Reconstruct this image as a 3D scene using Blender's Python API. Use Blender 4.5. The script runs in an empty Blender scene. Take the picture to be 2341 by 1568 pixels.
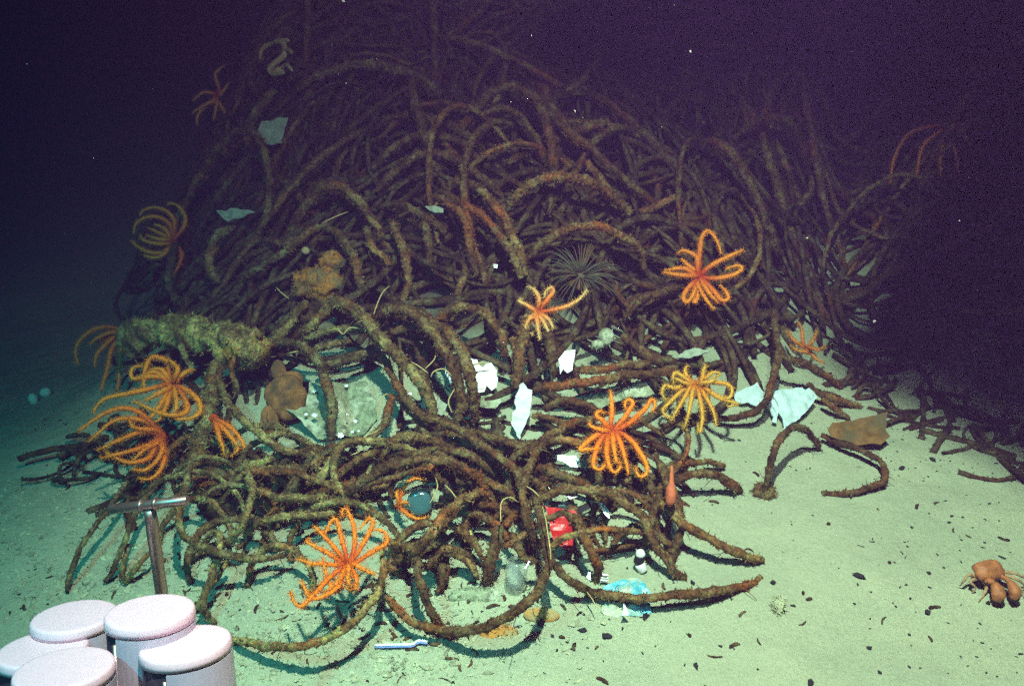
import bpy, bmesh, math, random
import numpy as np
from mathutils import Vector, Matrix, noise as mnoise
R = math.radians
rng = random.Random(7)
nrg = np.random.default_rng(7)
scene = bpy.context.scene
COL = scene.collection

# ------------------------------------------------------------------ camera, water light, lamps, exposure
CAM_Z, PITCH, FPX = 1.10, 27.0, 2027.0          # the camera hangs 1.1 m above the seabed
cam_d = bpy.data.cameras.new("camera")
cam_d.angle_x = 2*math.atan(1170.5/FPX)
cam_d.clip_start = 0.02
cam_d.clip_end = 200
cam = bpy.data.objects.new("camera", cam_d)
cam.location = (0, 0, CAM_Z)
cam.rotation_euler = (R(90-PITCH), 0, 0)
COL.objects.link(cam)
scene.camera = cam

world = bpy.data.worlds.new("World")
scene.world = world
world.use_nodes = True
bg = world.node_tree.nodes["Background"]
bg.inputs[0].default_value = (0.30, 0.12, 0.62, 1)
bg.inputs[1].default_value = 0.007

scene.view_settings.view_transform = 'Standard'
scene.view_settings.look = 'None'
scene.view_settings.gamma = 1
scene.view_settings.exposure = 0.0
scene.render.engine = 'CYCLES'
scene.cycles.max_bounces = 5
scene.cycles.diffuse_bounces = 2
scene.cycles.glossy_bounces = 2
scene.cycles.transmission_bounces = 5
scene.cycles.transparent_max_bounces = 6
scene.cycles.volume_bounces = 0
scene.cycles.use_denoising = False
scene.cycles.use_adaptive_sampling = True
scene.cycles.adaptive_threshold = 0.2
scene.cycles.adaptive_min_samples = 16

LAMP = Vector((0.10, 0.50, 2.25))               # main floodlight of the vehicle, high above the camera
def spot(name, loc, target, power, color, angle, blend, size):
    d = bpy.data.lights.new(name, 'SPOT')
    d.energy = power; d.color = color
    d.spot_size = R(angle); d.spot_blend = blend; d.shadow_soft_size = size
    o = bpy.data.objects.new(name, d)
    o.location = loc
    o.rotation_euler = (Vector(target)-Vector(loc)).to_track_quat('-Z', 'Y').to_euler()
    COL.objects.link(o)
    return o
spot("floodlight_beam", LAMP, (0.42, 1.14, 0), 480, (0.97, 0.97, 0.84), 77, 1.0, 0.018)
spot("added_upper_fill", (0.30, 0.25, 2.15), (0.34, 2.55, 0.45), 90, (1.0, 0.90, 0.84), 78, 1.0, 0.02)  # added fill that lifts the upper mound out of the dark
spot("added_teal_fill", (-0.70, 0.05, 1.75), (-0.80, 1.20, 0.0), 120, (0.0, 0.64, 0.74), 72, 1.0, 0.03)  # added teal fill that tints the sand on the left
spot("added_lid_fill", (-0.55, 0.25, 1.55), (-0.36, 0.66, 0.45), 4.5, (1.0, 0.84, 1.0), 48, 0.6, 0.02)  # added weak fill that brightens the corer lids

# ------------------------------------------------------------------ small helpers
def tag(o, label=None, cat=None, group=None, kind=None):
    if label: o["label"] = label
    if cat: o["category"] = cat
    if group: o["group"] = group
    if kind: o["kind"] = kind
    return o

def link_mesh(name, V, F, mat, parent=None, smooth=True, col=None, center=True):
    """V numpy (n,3) world coordinates, F list of tuples."""
    V = np.asarray(V, dtype=float)
    c = V.mean(axis=0) if center else np.zeros(3)
    if center and parent is None:
        c[2] = V[:, 2].min()
    if parent is not None:
        c = np.zeros(3)
    me = bpy.data.meshes.new(name)
    me.from_pydata((V-c).tolist(), [], F)
    if smooth:
        me.polygons.foreach_set("use_smooth", [True]*len(me.polygons))
    if col is not None:
        a = me.color_attributes.new("Col", 'FLOAT_COLOR', 'POINT')
        col = np.asarray(col, dtype=np.float32)
        if col.shape[1] == 3:
            col = np.hstack([col, np.ones((len(col), 1), np.float32)])
        a.data.foreach_set("color", col.ravel())
    me.update()
    o = bpy.data.objects.new(name, me)
    if mat: me.materials.append(mat)
    COL.objects.link(o)
    o.location = c
    if parent is not None:
        o.parent = parent
        o.matrix_parent_inverse = parent.matrix_basis.inverted()
    return o

def sstep(a, b, x):
    t = (x-a)/(b-a)
    t = 0.0 if t < 0 else (1.0 if t > 1 else t)
    return t*t*(3-2*t)

def vnoise(P, s, seed=0.0):
    return np.array([mnoise.noise(Vector((p[0]*s+seed, p[1]*s-seed, p[2]*s+2*seed))) for p in P])

# ------------------------------------------------------------------ the lie of the seabed
def mound(x, y):
    """outer surface of the tube mound over the seabed"""
    yf = 1.27 + 0.30*(x+0.1)**2
    u = (y-yf)/1.9
    lobe = 0.60*sstep(0.0, 1.0, .857*x+.515*y-1.68)*sstep(1.25, 1.6, y)*(1-sstep(2.4, 3.2, x)) if x > 0.6 else 0.0
    if u <= 0: return lobe
    h = 0.86*sstep(0, 1, u)
    xl = -0.95 - 0.12*(y-2.2)
    xr = 0.86 + 0.62*(y-1.9)
    return max(lobe, h*sstep(xl-0.36, xl+0.50, x)*(1-sstep(xr-0.62, xr+0.20, x)))

def ground(x, y):
    s = -0.75*x + 0.66*y                          # the bottom falls away behind on the left
    drop = 0.42*sstep(1.5, 3.6, s)*sstep(-0.62, -1.25, x)
    n = -drop + 0.012*mnoise.noise(Vector((x*1.7, y*1.7, 3.1))) + 0.007*mnoise.noise(Vector((x*6, y*6, 9.0))) - 0.010*max(0, mnoise.noise(Vector((x*11, y*11, 6.0)))-.35)
    return 0.74*mound(x, y) + n

cp, sp = math.cos(R(PITCH)), math.sin(R(PITCH))
def ray(px, py):
    a, b = (px-1170.5)/FPX, (784-py)/FPX
    return Vector((a, cp + b*sp, -sp + b*cp))   # depth 1 along the axis
def at_depth(px, py, d):
    return Vector((0, 0, CAM_Z)) + ray(px, py)*d
def hit(px, py, lift=0.0, surf=mound):
    r = ray(px, py)
    d, step = 0.5, 0.05
    while d < 9:
        if CAM_Z + r.z*d <= surf(r.x*d, r.y*d) + lift: break
        d += step
    lo, hi = d-step, d
    for _ in range(12):
        m = (lo+hi)/2
        if CAM_Z + r.z*m <= surf(r.x*m, r.y*m) + lift: hi = m
        else: lo = m
    return (lo+hi)/2

# pixel frames in which outlines were measured on the photograph: origin x, y and scale
FR = {'d': (0, 0, 1), 'k': (0, 0, .33333), 'c1': (378.8, 378.8, .3236), 'c2': (947, 378.8, .3236), 'c3': (473.5, 710.3, .3236),
      'c4': (1041.7, 710.3, .3236), 'c5': (378.8, 1041.7, .3236), 'c6': (947, 994.4, .3236),
      'c7': (1609.9, 710.3, .3123), 'c8': (94.7, 1041.7, .2427), 'e': (1278.4, 804.9, .2114),
      'f': (1136.4, 501.9, .2629), 'g': (615.6, 1117.5, .19327), 'h': (142.05, 719.7, .25362),
      'i': (142.05, 426.15, .2114), 'q': (1560.7, 1045.5, .33333), 'p': (0, 1045.5, .33333)}
def D(fr, pts):
    ox, oy, s = FR[fr]
    return [(ox+x*s, oy+y*s) for x, y in pts]

# ------------------------------------------------------------------ materials
def new_mat(name):
    m = bpy.data.materials.new(name); m.use_nodes = True
    nt = m.node_tree
    return m, nt, nt.nodes["Principled BSDF"]
def node(nt, t, **kw):
    n = nt.nodes.new(t)
    for k, v in kw.items(): setattr(n, k, v)
    return n
def noise_node(nt, scale, detail=4, rough=0.6, vec=None):
    n = node(nt, "ShaderNodeTexNoise")
    n.inputs["Scale"].default_value = scale
    n.inputs["Detail"].default_value = detail
    n.inputs["Roughness"].default_value = rough
    if vec: nt.links.new(vec, n.inputs["Vector"])
    return n
def ramp(nt, fac, stops):
    r = node(nt, "ShaderNodeValToRGB")
    e = r.color_ramp.elements
    while len(e) < len(stops): e.new(0.5)
    for el, (p, c) in zip(e, stops):
        el.position = p
        el.color = (*c, 1)
    nt.links.new(fac, r.inputs[0])
    return r
def mix(nt, fac, a, b, mode='MIX'):
    n = node(nt, "ShaderNodeMix", data_type='RGBA', blend_type=mode)
    for sock, v in ((n.inputs[0], fac), (n.inputs[6], a), (n.inputs[7], b)):
        if hasattr(v, "links") or isinstance(v, bpy.types.NodeSocket): nt.links.new(v, sock)
        elif isinstance(v, (int, float)): sock.default_value = v
        else: sock.default_value = (*v, 1)
    return n.outputs[2]
def bump(nt, bsdf, height, strength, dist):
    b = node(nt, "ShaderNodeBump")
    b.inputs["Strength"].default_value = strength
    b.inputs["Distance"].default_value = dist
    nt.links.new(height, b.inputs["Height"])
    nt.links.new(b.outputs[0], bsdf.inputs["Normal"])
def spec(b, v):
    b.inputs["Specular IOR Level"].default_value = v

def mat_tube(name, dark, mid, crust, rust):
    m, nt, b = new_mat(name)
    geo = node(nt, "ShaderNodeNewGeometry")
    oi = node(nt, "ShaderNodeObjectInfo")
    n1 = noise_node(nt, 26, 6, 0.7, geo.outputs["Position"])
    n2 = noise_node(nt, 130, 4, 0.7, geo.outputs["Position"])
    n3 = noise_node(nt, 9, 3, 0.6, geo.outputs["Position"])
    base = ramp(nt, n1.outputs[0], [(0.28, dark), (0.47, mid), (0.63, crust)])
    rr = ramp(nt, n3.outputs[0], [(0.54, (0, 0, 0)), (0.68, (0.8, 0.8, 0.8))])
    c = mix(nt, rr.outputs[0], base.outputs[0], rust)
    sp_ = ramp(nt, n2.outputs[0], [(0.36, (0.45, 0.45, 0.45)), (0.62, (1.5, 1.5, 1.4))])
    c = mix(nt, 1.0, c, sp_.outputs[0], 'MULTIPLY')
    n4 = noise_node(nt, 420, 2, 0.8, geo.outputs["Position"])
    hs = node(nt, "ShaderNodeHueSaturation"); hs.inputs["Saturation"].default_value = 2.2; hs.inputs["Value"].default_value = 2.0
    nt.links.new(n4.outputs[1], hs.inputs["Color"])
    c = mix(nt, 0.75, c, hs.outputs[0], 'MULTIPLY')
    rv = ramp(nt, oi.outputs["Random"], [(0, (0.65, 0.65, 0.68)), (0.5, (1, 0.98, 0.95)), (1, (1.3, 1.25, 1.1))])
    c = mix(nt, 1.0, c, rv.outputs[0], 'MULTIPLY')
    nt.links.new(c, b.inputs["Base Color"])
    b.inputs["Roughness"].default_value = 0.9; spec(b, 0.2)
    bump(nt, b, n2.outputs[0], 0.8, 0.004)
    return m
M_TUBE = mat_tube("fouled_tube", (0.028, 0.015, 0.007), (0.125, 0.060, 0.021), (0.25, 0.185, 0.075), (0.27, 0.078, 0.014))
M_TUBE_SILT = mat_tube("silted_tube", (0.036, 0.023, 0.010), (0.140, 0.086, 0.033), (0.34, 0.29, 0.12), (0.25, 0.090, 0.018))
M_TANGLE = mat_tube("fouled_tube_dark", (0.016, 0.009, 0.006), (0.060, 0.032, 0.015), (0.15, 0.12, 0.055), (0.13, 0.042, 0.012))  # darker tube copy; shadow of the mound's gaps put into its colour
M_LOG = mat_tube("log_crust", (0.07, 0.048, 0.022), (0.22, 0.15, 0.055), (0.54, 0.43, 0.15), (0.46, 0.24, 0.035))

def mat_plain(name, col, rough=0.6, var=0.25, scale=60, bumpd=0.002, sss=0, specv=0.3, col2=None, thr=(0.45, 0.62)):
    m, nt, b = new_mat(name)
    geo = node(nt, "ShaderNodeNewGeometry")
    n1 = noise_node(nt, scale, 5, 0.65, geo.outputs["Position"])
    lo = tuple(c*(1-var) for c in col); hi = tuple(min(1, c*(1+var)) for c in col)
    c = ramp(nt, n1.outputs[0], [(0.3, lo), (0.7, hi)]).outputs[0]
    if col2:
        n2 = noise_node(nt, scale*0.4, 4, 0.6, geo.outputs["Position"])
        f = ramp(nt, n2.outputs[0], [(thr[0], (0, 0, 0)), (thr[1], (1, 1, 1))])
        c = mix(nt, f.outputs[0], c, col2)
    nt.links.new(c, b.inputs["Base Color"])
    b.inputs["Roughness"].default_value = rough; spec(b, specv)
    if bumpd: bump(nt, b, n1.outputs[0], 0.6, bumpd)
    return m
M_WHITE = mat_plain("white_plastic", (0.82, 0.84, 0.84), 0.45, 0.05, 90, 0.001, col2=(0.62, 0.66, 0.58), thr=(0.58, 0.74))
M_PALE = mat_plain("pale_plastic", (0.50, 0.66, 0.68), 0.5, 0.1, 70, 0.001, col2=(0.34, 0.40, 0.34), thr=(0.56, 0.75))
M_SILTED = mat_plain("silted_sheet", (0.24, 0.28, 0.17), 0.85, 0.7, 60, 0.009, col2=(0.46, 0.50, 0.36), thr=(0.50, 0.60))
M_DIM = mat_plain("grey_green_sheet", (0.30, 0.36, 0.27), 0.8, 0.3, 60, 0.003)
M_RED = mat_plain("red_plastic", (0.58, 0.018, 0.014), 0.4, 0.12, 40, 0.001, specv=0.5)
M_WRAP = mat_plain("blue_wrapper", (0.07, 0.40, 0.50), 0.4, 0.3, 45, 0.001, col2=(0.40, 0.46, 0.32), thr=(0.46, 0.56), specv=0.35)
M_BLUE_SHADOW = mat_plain("blue_shadow", (0.16, 0.24, 0.60), 0.4, 0.1)  # shadow tone for the toothbrush's underside
M_BLACK = mat_plain("black_plastic", (0.012, 0.012, 0.014), 0.4, 0.3)
M_LEAF = mat_plain("brown_leaf", (0.19, 0.095, 0.022), 0.8, 0.4, 45, 0.003, col2=(0.10, 0.08, 0.03))
M_SLAB = mat_plain("brown_sponge", (0.24, 0.105, 0.030), 0.9, 0.4, 80, 0.004, col2=(0.10, 0.06, 0.025))
M_YSPONGE = mat_plain("ochre_sponge", (0.42, 0.17, 0.028), 0.9, 0.5, 55, 0.006, col2=(0.16, 0.13, 0.06))
M_PINK = mat_plain("salmon_sponge", (0.52, 0.13, 0.055), 0.7, 0.25, 120, 0.002)
M_PALEORG = mat_plain("pale_sponge", (0.46, 0.40, 0.20), 0.8, 0.35, 50, 0.004, col2=(0.42, 0.24, 0.09))
M_WORM = mat_plain("pale_worm", (0.46, 0.36, 0.15), 0.7, 0.2, 90, 0)
M_CHIP = mat_plain("dark_chip", (0.020, 0.018, 0.018), 0.8, 0.5, 120, 0.002)
M_GRIT = mat_plain("shell_grit", (0.36, 0.38, 0.24), 0.8, 0.6, 35, 0.001)
M_SNOW = mat_plain("snow_flake", (0.45, 0.40, 0.36), 0.8, 0.2, 90, 0)
M_SHELL = mat_plain("pale_shell", (0.55, 0.66, 0.56), 0.5, 0.2, 70, 0.001)
M_CRAB = mat_plain("crab_shell", (0.36, 0.125, 0.038), 0.6, 0.4, 70, 0.0012, specv=0.4)
M_CRABLEG = mat_plain("crab_leg", (0.40, 0.26, 0.14), 0.55, 0.3, 110, 0.001)
M_CAP = mat_plain("lid_plastic", (0.76, 0.48, 0.57), 0.42, 0.035, 160, 0.0003, specv=0.35)
M_SLEEVE = mat_plain("sleeve_plastic", (0.46, 0.36, 0.46), 0.35, 0.05, 60, 0, specv=0.5)
M_DARKTUBE = mat_plain("dark_core_tube", (0.025, 0.018, 0.03), 0.15, 0.2, 30, 0, specv=0.6)
M_ORANGESTAIN = mat_plain("orange_mat", (0.42, 0.19, 0.035), 0.9, 0.4, 40, 0.004, col2=(0.34, 0.33, 0.17))
M_ANEM = mat_plain("grey_anemone", (0.085, 0.088, 0.052), 0.8, 0.5, 60, 0.003, col2=(0.16, 0.085, 0.035))

def mat_star():
    m, nt, b = new_mat("star_skin")
    a = node(nt, "ShaderNodeVertexColor"); a.layer_name = "Col"
    geo = node(nt, "ShaderNodeNewGeometry")
    n1 = noise_node(nt, 300, 3, 0.7, geo.outputs["Position"])
    v = ramp(nt, n1.outputs[0], [(0.3, (0.72, 0.66, 0.6)), (0.7, (1.2, 1.2, 1.2))])
    c = mix(nt, 1.0, a.outputs[0], v.outputs[0], 'MULTIPLY')
    nt.links.new(c, b.inputs["Base Color"])
    b.inputs["Roughness"].default_value = 0.75; spec(b, 0.2)
    return m
M_STAR = mat_star()

def mat_metal():
    m, nt, b = new_mat("worn_steel")
    b.inputs["Base Color"].default_value = (0.33, 0.215, 0.185, 1)
    b.inputs["Metallic"].default_value = 0.85
    geo = node(nt, "ShaderNodeNewGeometry")
    n1 = noise_node(nt, 80, 4, 0.6, geo.outputs["Position"])
    r = ramp(nt, n1.outputs[0], [(0.3, (0.25, 0.25, 0.25)), (0.7, (0.5, 0.5, 0.5))])
    nt.links.new(r.outputs[0], b.inputs["Roughness"])
    return m
M_STEEL = mat_metal()
def mat_film(name, col, alpha, rough):
    m, nt, b = new_mat(name)
    b.inputs["Base Color"].default_value = (*col, 1)
    b.inputs["Roughness"].default_value = rough
    b.inputs["Alpha"].default_value = alpha
    b.inputs["Specular IOR Level"].default_value = 0.7
    return m
M_CLEAR = mat_film("clear_plastic", (0.50, 0.60, 0.52), 0.22, 0.15)
M_BOTTLE = mat_film("bottle_glass", (0.05, 0.14, 0.15), 0.9, 0.12)

def mat_seabed():
    m, nt, b = new_mat("seabed_silt")
    geo = node(nt, "ShaderNodeNewGeometry")
    a = node(nt, "ShaderNodeVertexColor"); a.layer_name = "Col"
    n1 = noise_node(nt, 4, 5, 0.6, geo.outputs["Position"])
    n2 = noise_node(nt, 140, 5, 0.75, geo.outputs["Position"])
    n3 = noise_node(nt, 600, 2, 0.8, geo.outputs["Position"])
    silt = ramp(nt, n1.outputs[0], [(0.3, (0.335, 0.385, 0.265)), (0.7, (0.44, 0.48, 0.325))])
    g = ramp(nt, n2.outputs[0], [(0.25, (0.50, 0.52, 0.52)), (0.38, (0.90, 0.92, 0.90)), (0.72, (1.10, 1.10, 1.07))])
    c = mix(nt, 1.0, silt.outputs[0], g.outputs[0], 'MULTIPLY')
    g3 = ramp(nt, n3.outputs[0], [(0.3, (0.80, 0.80, 0.82)), (0.7, (1.15, 1.13, 1.1))])
    c = mix(nt, 1.0, c, g3.outputs[0], 'MULTIPLY')
    gap_dark = ramp(nt, n2.outputs[0], [(0.35, (0.012, 0.009, 0.008)), (0.7, (0.07, 0.045, 0.025))])
    c = mix(nt, a.outputs[0], c, gap_dark.outputs[0])  # bed darkened under the mound: shadow between the tubes put into colour
    nt.links.new(c, b.inputs["Base Color"])
    b.inputs["Roughness"].default_value = 0.95; spec(b, 0.1)
    n5 = noise_node(nt, 34, 4, 0.7, geo.outputs["Position"])
    ad = node(nt, "ShaderNodeMath", operation='ADD'); nt.links.new(n2.outputs[0], ad.inputs[0])
    ml = node(nt, "ShaderNodeMath", operation='MULTIPLY'); nt.links.new(n5.outputs[0], ml.inputs[0]); ml.inputs[1].default_value = 1.6
    nt.links.new(ml.outputs[0], ad.inputs[1])
    bump(nt, b, ad.outputs[0], 0.6, 0.006)
    return m
M_SEABED = mat_seabed()

# ------------------------------------------------------------------ seabed sheet
def build_seabed():
    xs = np.concatenate([np.linspace(-14, -2.2, 30), np.arange(-2.1, 2.3, 0.012), np.linspace(2.4, 14, 30)])
    ys = np.concatenate([np.linspace(-12, 0.4, 24), np.arange(0.45, 3.4, 0.012), np.linspace(3.45, 15, 40)])
    V = np.zeros((len(xs)*len(ys), 3)); C = np.zeros((len(V), 3)); k = 0
    for y in ys:
        for x in xs:
            z = ground(x, y)
            z += 0.0025*mnoise.noise(Vector((x*28, y*28, 1.0))) + 0.0012*mnoise.noise(Vector((x*75, y*75, 4.0)))
            if y < 1.5 and -1.1 < x < 0.2:        # lumpy shell grit at the near left
                z += 0.004*max(0, mnoise.noise(Vector((x*40, y*40, 7.0))))*sstep(0.2, -0.1, x)
            h = mound(x, y)
            V[k] = (x, y, z)
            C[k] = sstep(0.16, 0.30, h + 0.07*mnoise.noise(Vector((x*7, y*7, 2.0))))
            k += 1
    nx = len(xs)
    F = [(j*nx+i, j*nx+i+1, (j+1)*nx+i+1, (j+1)*nx+i) for j in range(len(ys)-1) for i in range(nx-1)]
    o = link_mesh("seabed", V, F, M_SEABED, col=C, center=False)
    tag(o, "pale greenish silt seabed rising under the tube mound", "seabed", kind="structure")
build_seabed()

# ------------------------------------------------------------------ swept tubes
def catmull(P, step):
    P = [Vector(p) for p in P]
    if len(P) == 2: P = [P[0], (P[0]+P[1])/2, P[1]]
    Q = [2*P[0]-P[1]] + P + [2*P[-1]-P[-2]]
    out = []
    for i in range(1, len(Q)-2):
        a, b, c, d = Q[i-1:i+3]
        n = max(2, int((c-b).length/step))
        for k in range(n):
            t = k/n
            out.append(0.5*((2*b) + (c-a)*t + (2*a-5*b+4*c-d)*t*t + (3*b-a-3*c+d)*t**3))
    out.append(P[-1])
    return np.array([tuple(v) for v in out])

def sweep(path, radii, sides, bumps=0.0, bscale=60, caps=True, wobble=0.0):
    """tube surface round a path: returns V, F, normals-ish, ring index"""
    n = len(path)
    T = np.gradient(path, axis=0)
    T /= np.linalg.norm(T, axis=1)[:, None]+1e-12
    up = np.array([0, 0, 1.0])
    if abs(T[0] @ up) > 0.95: up = np.array([1.0, 0, 0])
    u = np.cross(T[0], up); u /= np.linalg.norm(u)
    V = np.zeros((n*sides, 3)); N = np.zeros((n*sides, 3))
    ang = np.arange(sides)*2*math.pi/sides
    for i in range(n):
        u = u - T[i]*(u @ T[i]); u /= np.linalg.norm(u)+1e-12
        w = np.cross(T[i], u)
        dirs = np.outer(np.cos(ang), u) + np.outer(np.sin(ang), w)
        N[i*sides:(i+1)*sides] = dirs
        V[i*sides:(i+1)*sides] = path[i] + dirs*radii[i]
    if bumps:
        k = vnoise(V, bscale, 1.7)*0.9 + vnoise(V, bscale*2.6, 5.1)*0.7
        V = V + N*(k*bumps)[:, None]
    F = [(i*sides+j, i*sides+(j+1) % sides, (i+1)*sides+(j+1) % sides, (i+1)*sides+j) for i in range(n-1) for j in range(sides)]
    if caps:
        F += [tuple(range(sides-1, -1, -1)), tuple((n-1)*sides+j for j in range(sides))]
    return V, F, N, T

def add_hairs(V, N, count, lmin, lmax, width, seed, droop=0.0):
    """small tufts of growth: thin three-sided blades standing on the surface"""
    g = np.random.default_rng(seed)
    idx = g.integers(0, len(V), count)
    L = g.uniform(lmin, lmax, count)
    d = N[idx] + g.normal(0, 0.55, (count, 3)); d[:, 2] -= droop
    d /= np.linalg.norm(d, axis=1)[:, None]
    s = np.cross(d, g.normal(0, 1, (count, 3))); s /= np.linalg.norm(s, axis=1)[:, None]+1e-9
    p = V[idx] - N[idx]*0.001
    w = width*g.uniform(0.6, 1.4, count)[:, None]
    mid = p + d*(L*0.55)[:, None] + g.normal(0, 0.12, (count, 3))*L[:, None]
    HV = np.empty((count*5, 3))
    HV[0::5] = p - s*w; HV[1::5] = p + s*w; HV[2::5] = mid + s*w*0.7; HV[3::5] = mid - s*w*0.7
    HV[4::5] = p + d*L[:, None] + g.normal(0, 0.2, (count, 3))*L[:, None]
    HF = []
    for k in range(count):
        b = 5*k
        HF += [(b, b+1, b+2, b+3), (b+3, b+2, b+4)]
    return HV, HF, idx

def join(parts):
    V, F, o = [], [], 0
    for v, f in parts:
        V.append(v); F += [tuple(i+o for i in q) for q in f]; o += len(v)
    return np.vstack(V), F

SEED = [100]
def tube_mesh(path, r, sides=9, fuzz=1.0, taper=(0.75, 0.75)):
    SEED[0] += 1
    n = len(path)
    t = np.linspace(0, 1, n)
    prof = np.interp(t, [0, 0.08, 0.3, 0.7, 0.92, 1], [taper[0]*0.8, (1+taper[0])/2, 1, 1, (1+taper[1])/2, taper[1]*0.8])
    g = np.random.default_rng(SEED[0])
    lump = np.array([mnoise.noise(Vector((k*0.11, SEED[0]*3.3, 0))) for k in range(n)])
    rad = r*prof*(1+0.22*lump)
    jit = np.array([mnoise.noise_vector(Vector(p)*26+Vector((SEED[0]*1.7, 0, 0))) for p in path])
    path = path + jit*(0.55*r)
    V, F, N, T = sweep(path, rad, sides, bumps=0.40*r, bscale=95)
    length = np.linalg.norm(np.diff(path, axis=0), axis=1).sum()
    k = int(length*1500*fuzz*(r/0.013)**0.5)
    if k > 0:
        hv, hf, _ = add_hairs(V, N, k, 0.10*r, 0.90*r, 0.0012, SEED[0])
        k2 = int(k*0.22)
        hv2, hf2, _ = add_hairs(V, N, k2, 0.0035, 0.009, 0.0020, SEED[0]+9999)
        bits = [(V, F), (hv, hf), (hv2, hf2)]
        for q in range(int(length*26*fuzz)):                 # loose curled filaments of growth
            b0 = int(g.integers(0, len(N)))
            p = V[b0].copy(); dd = N[b0] + g.normal(0, .4, 3); dd /= np.linalg.norm(dd)
            cv = g.normal(0, .75, 3); pts_ = [p.copy()]
            st = g.uniform(.0022, .0055)
            for _ in range(6):
                p = p + dd*st; pts_.append(p.copy())
                dd = dd + cv*.8 + np.array([0, 0, -.12]); dd /= np.linalg.norm(dd)
            fv, ff, _, _ = sweep(np.array(pts_), np.linspace(.00085, .0005, 7), 3)
            bits.append((fv, ff))
        V, F = join(bits)
    return V, F

G_MOUND = "fouled tubes tangled over the mound"
TUBE_POS = []
def px_path(pts, peak, r_px, ends=(0.0, 0.0)):
    n = len(pts)
    seg = [0.0]
    for a, b in zip(pts, pts[1:]): seg.append(seg[-1]+math.hypot(b[0]-a[0], b[1]-a[1]))
    ds = []
    for (x, y), s in zip(pts, seg):
        t = s/seg[-1]
        lift = 0.006 + ends[0]*(1-t) + ends[1]*t + peak*math.sin(math.pi*t)
        ds.append(hit(x, y, lift))
    for _ in range(2):
        ds = [ds[0]] + [(ds[i-1]+2*ds[i]+ds[i+1])/4 for i in range(1, n-1)] + [ds[-1]]
    return [at_depth(x, y, d) for (x, y), d in zip(pts, ds)], sum(ds)/n

def traced_tube(fr, r_px, peak, label, pts, ends=(0.0, 0.0), taper=(0.85, 0.85), fuzz=1.0):
    P, dm = px_path(D(fr, pts), peak, r_px, ends)
    cy0 = sum(p[1] for p in D(fr, pts))/len(pts)
    r = (0.71 if cy0 > 950 else 0.80)*r_px*dm/FPX
    path = catmull(P, 0.0045)
    V, F = tube_mesh(path, r, 11, fuzz, taper)
    mx = sum(p[0] for p in D(fr, pts))/len(pts)
    o = link_mesh("encrusted_tube", V, F, M_TUBE_SILT if mx < 900 else M_TUBE)
    tag(o, label, "tube", G_MOUND)
    return o

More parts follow.
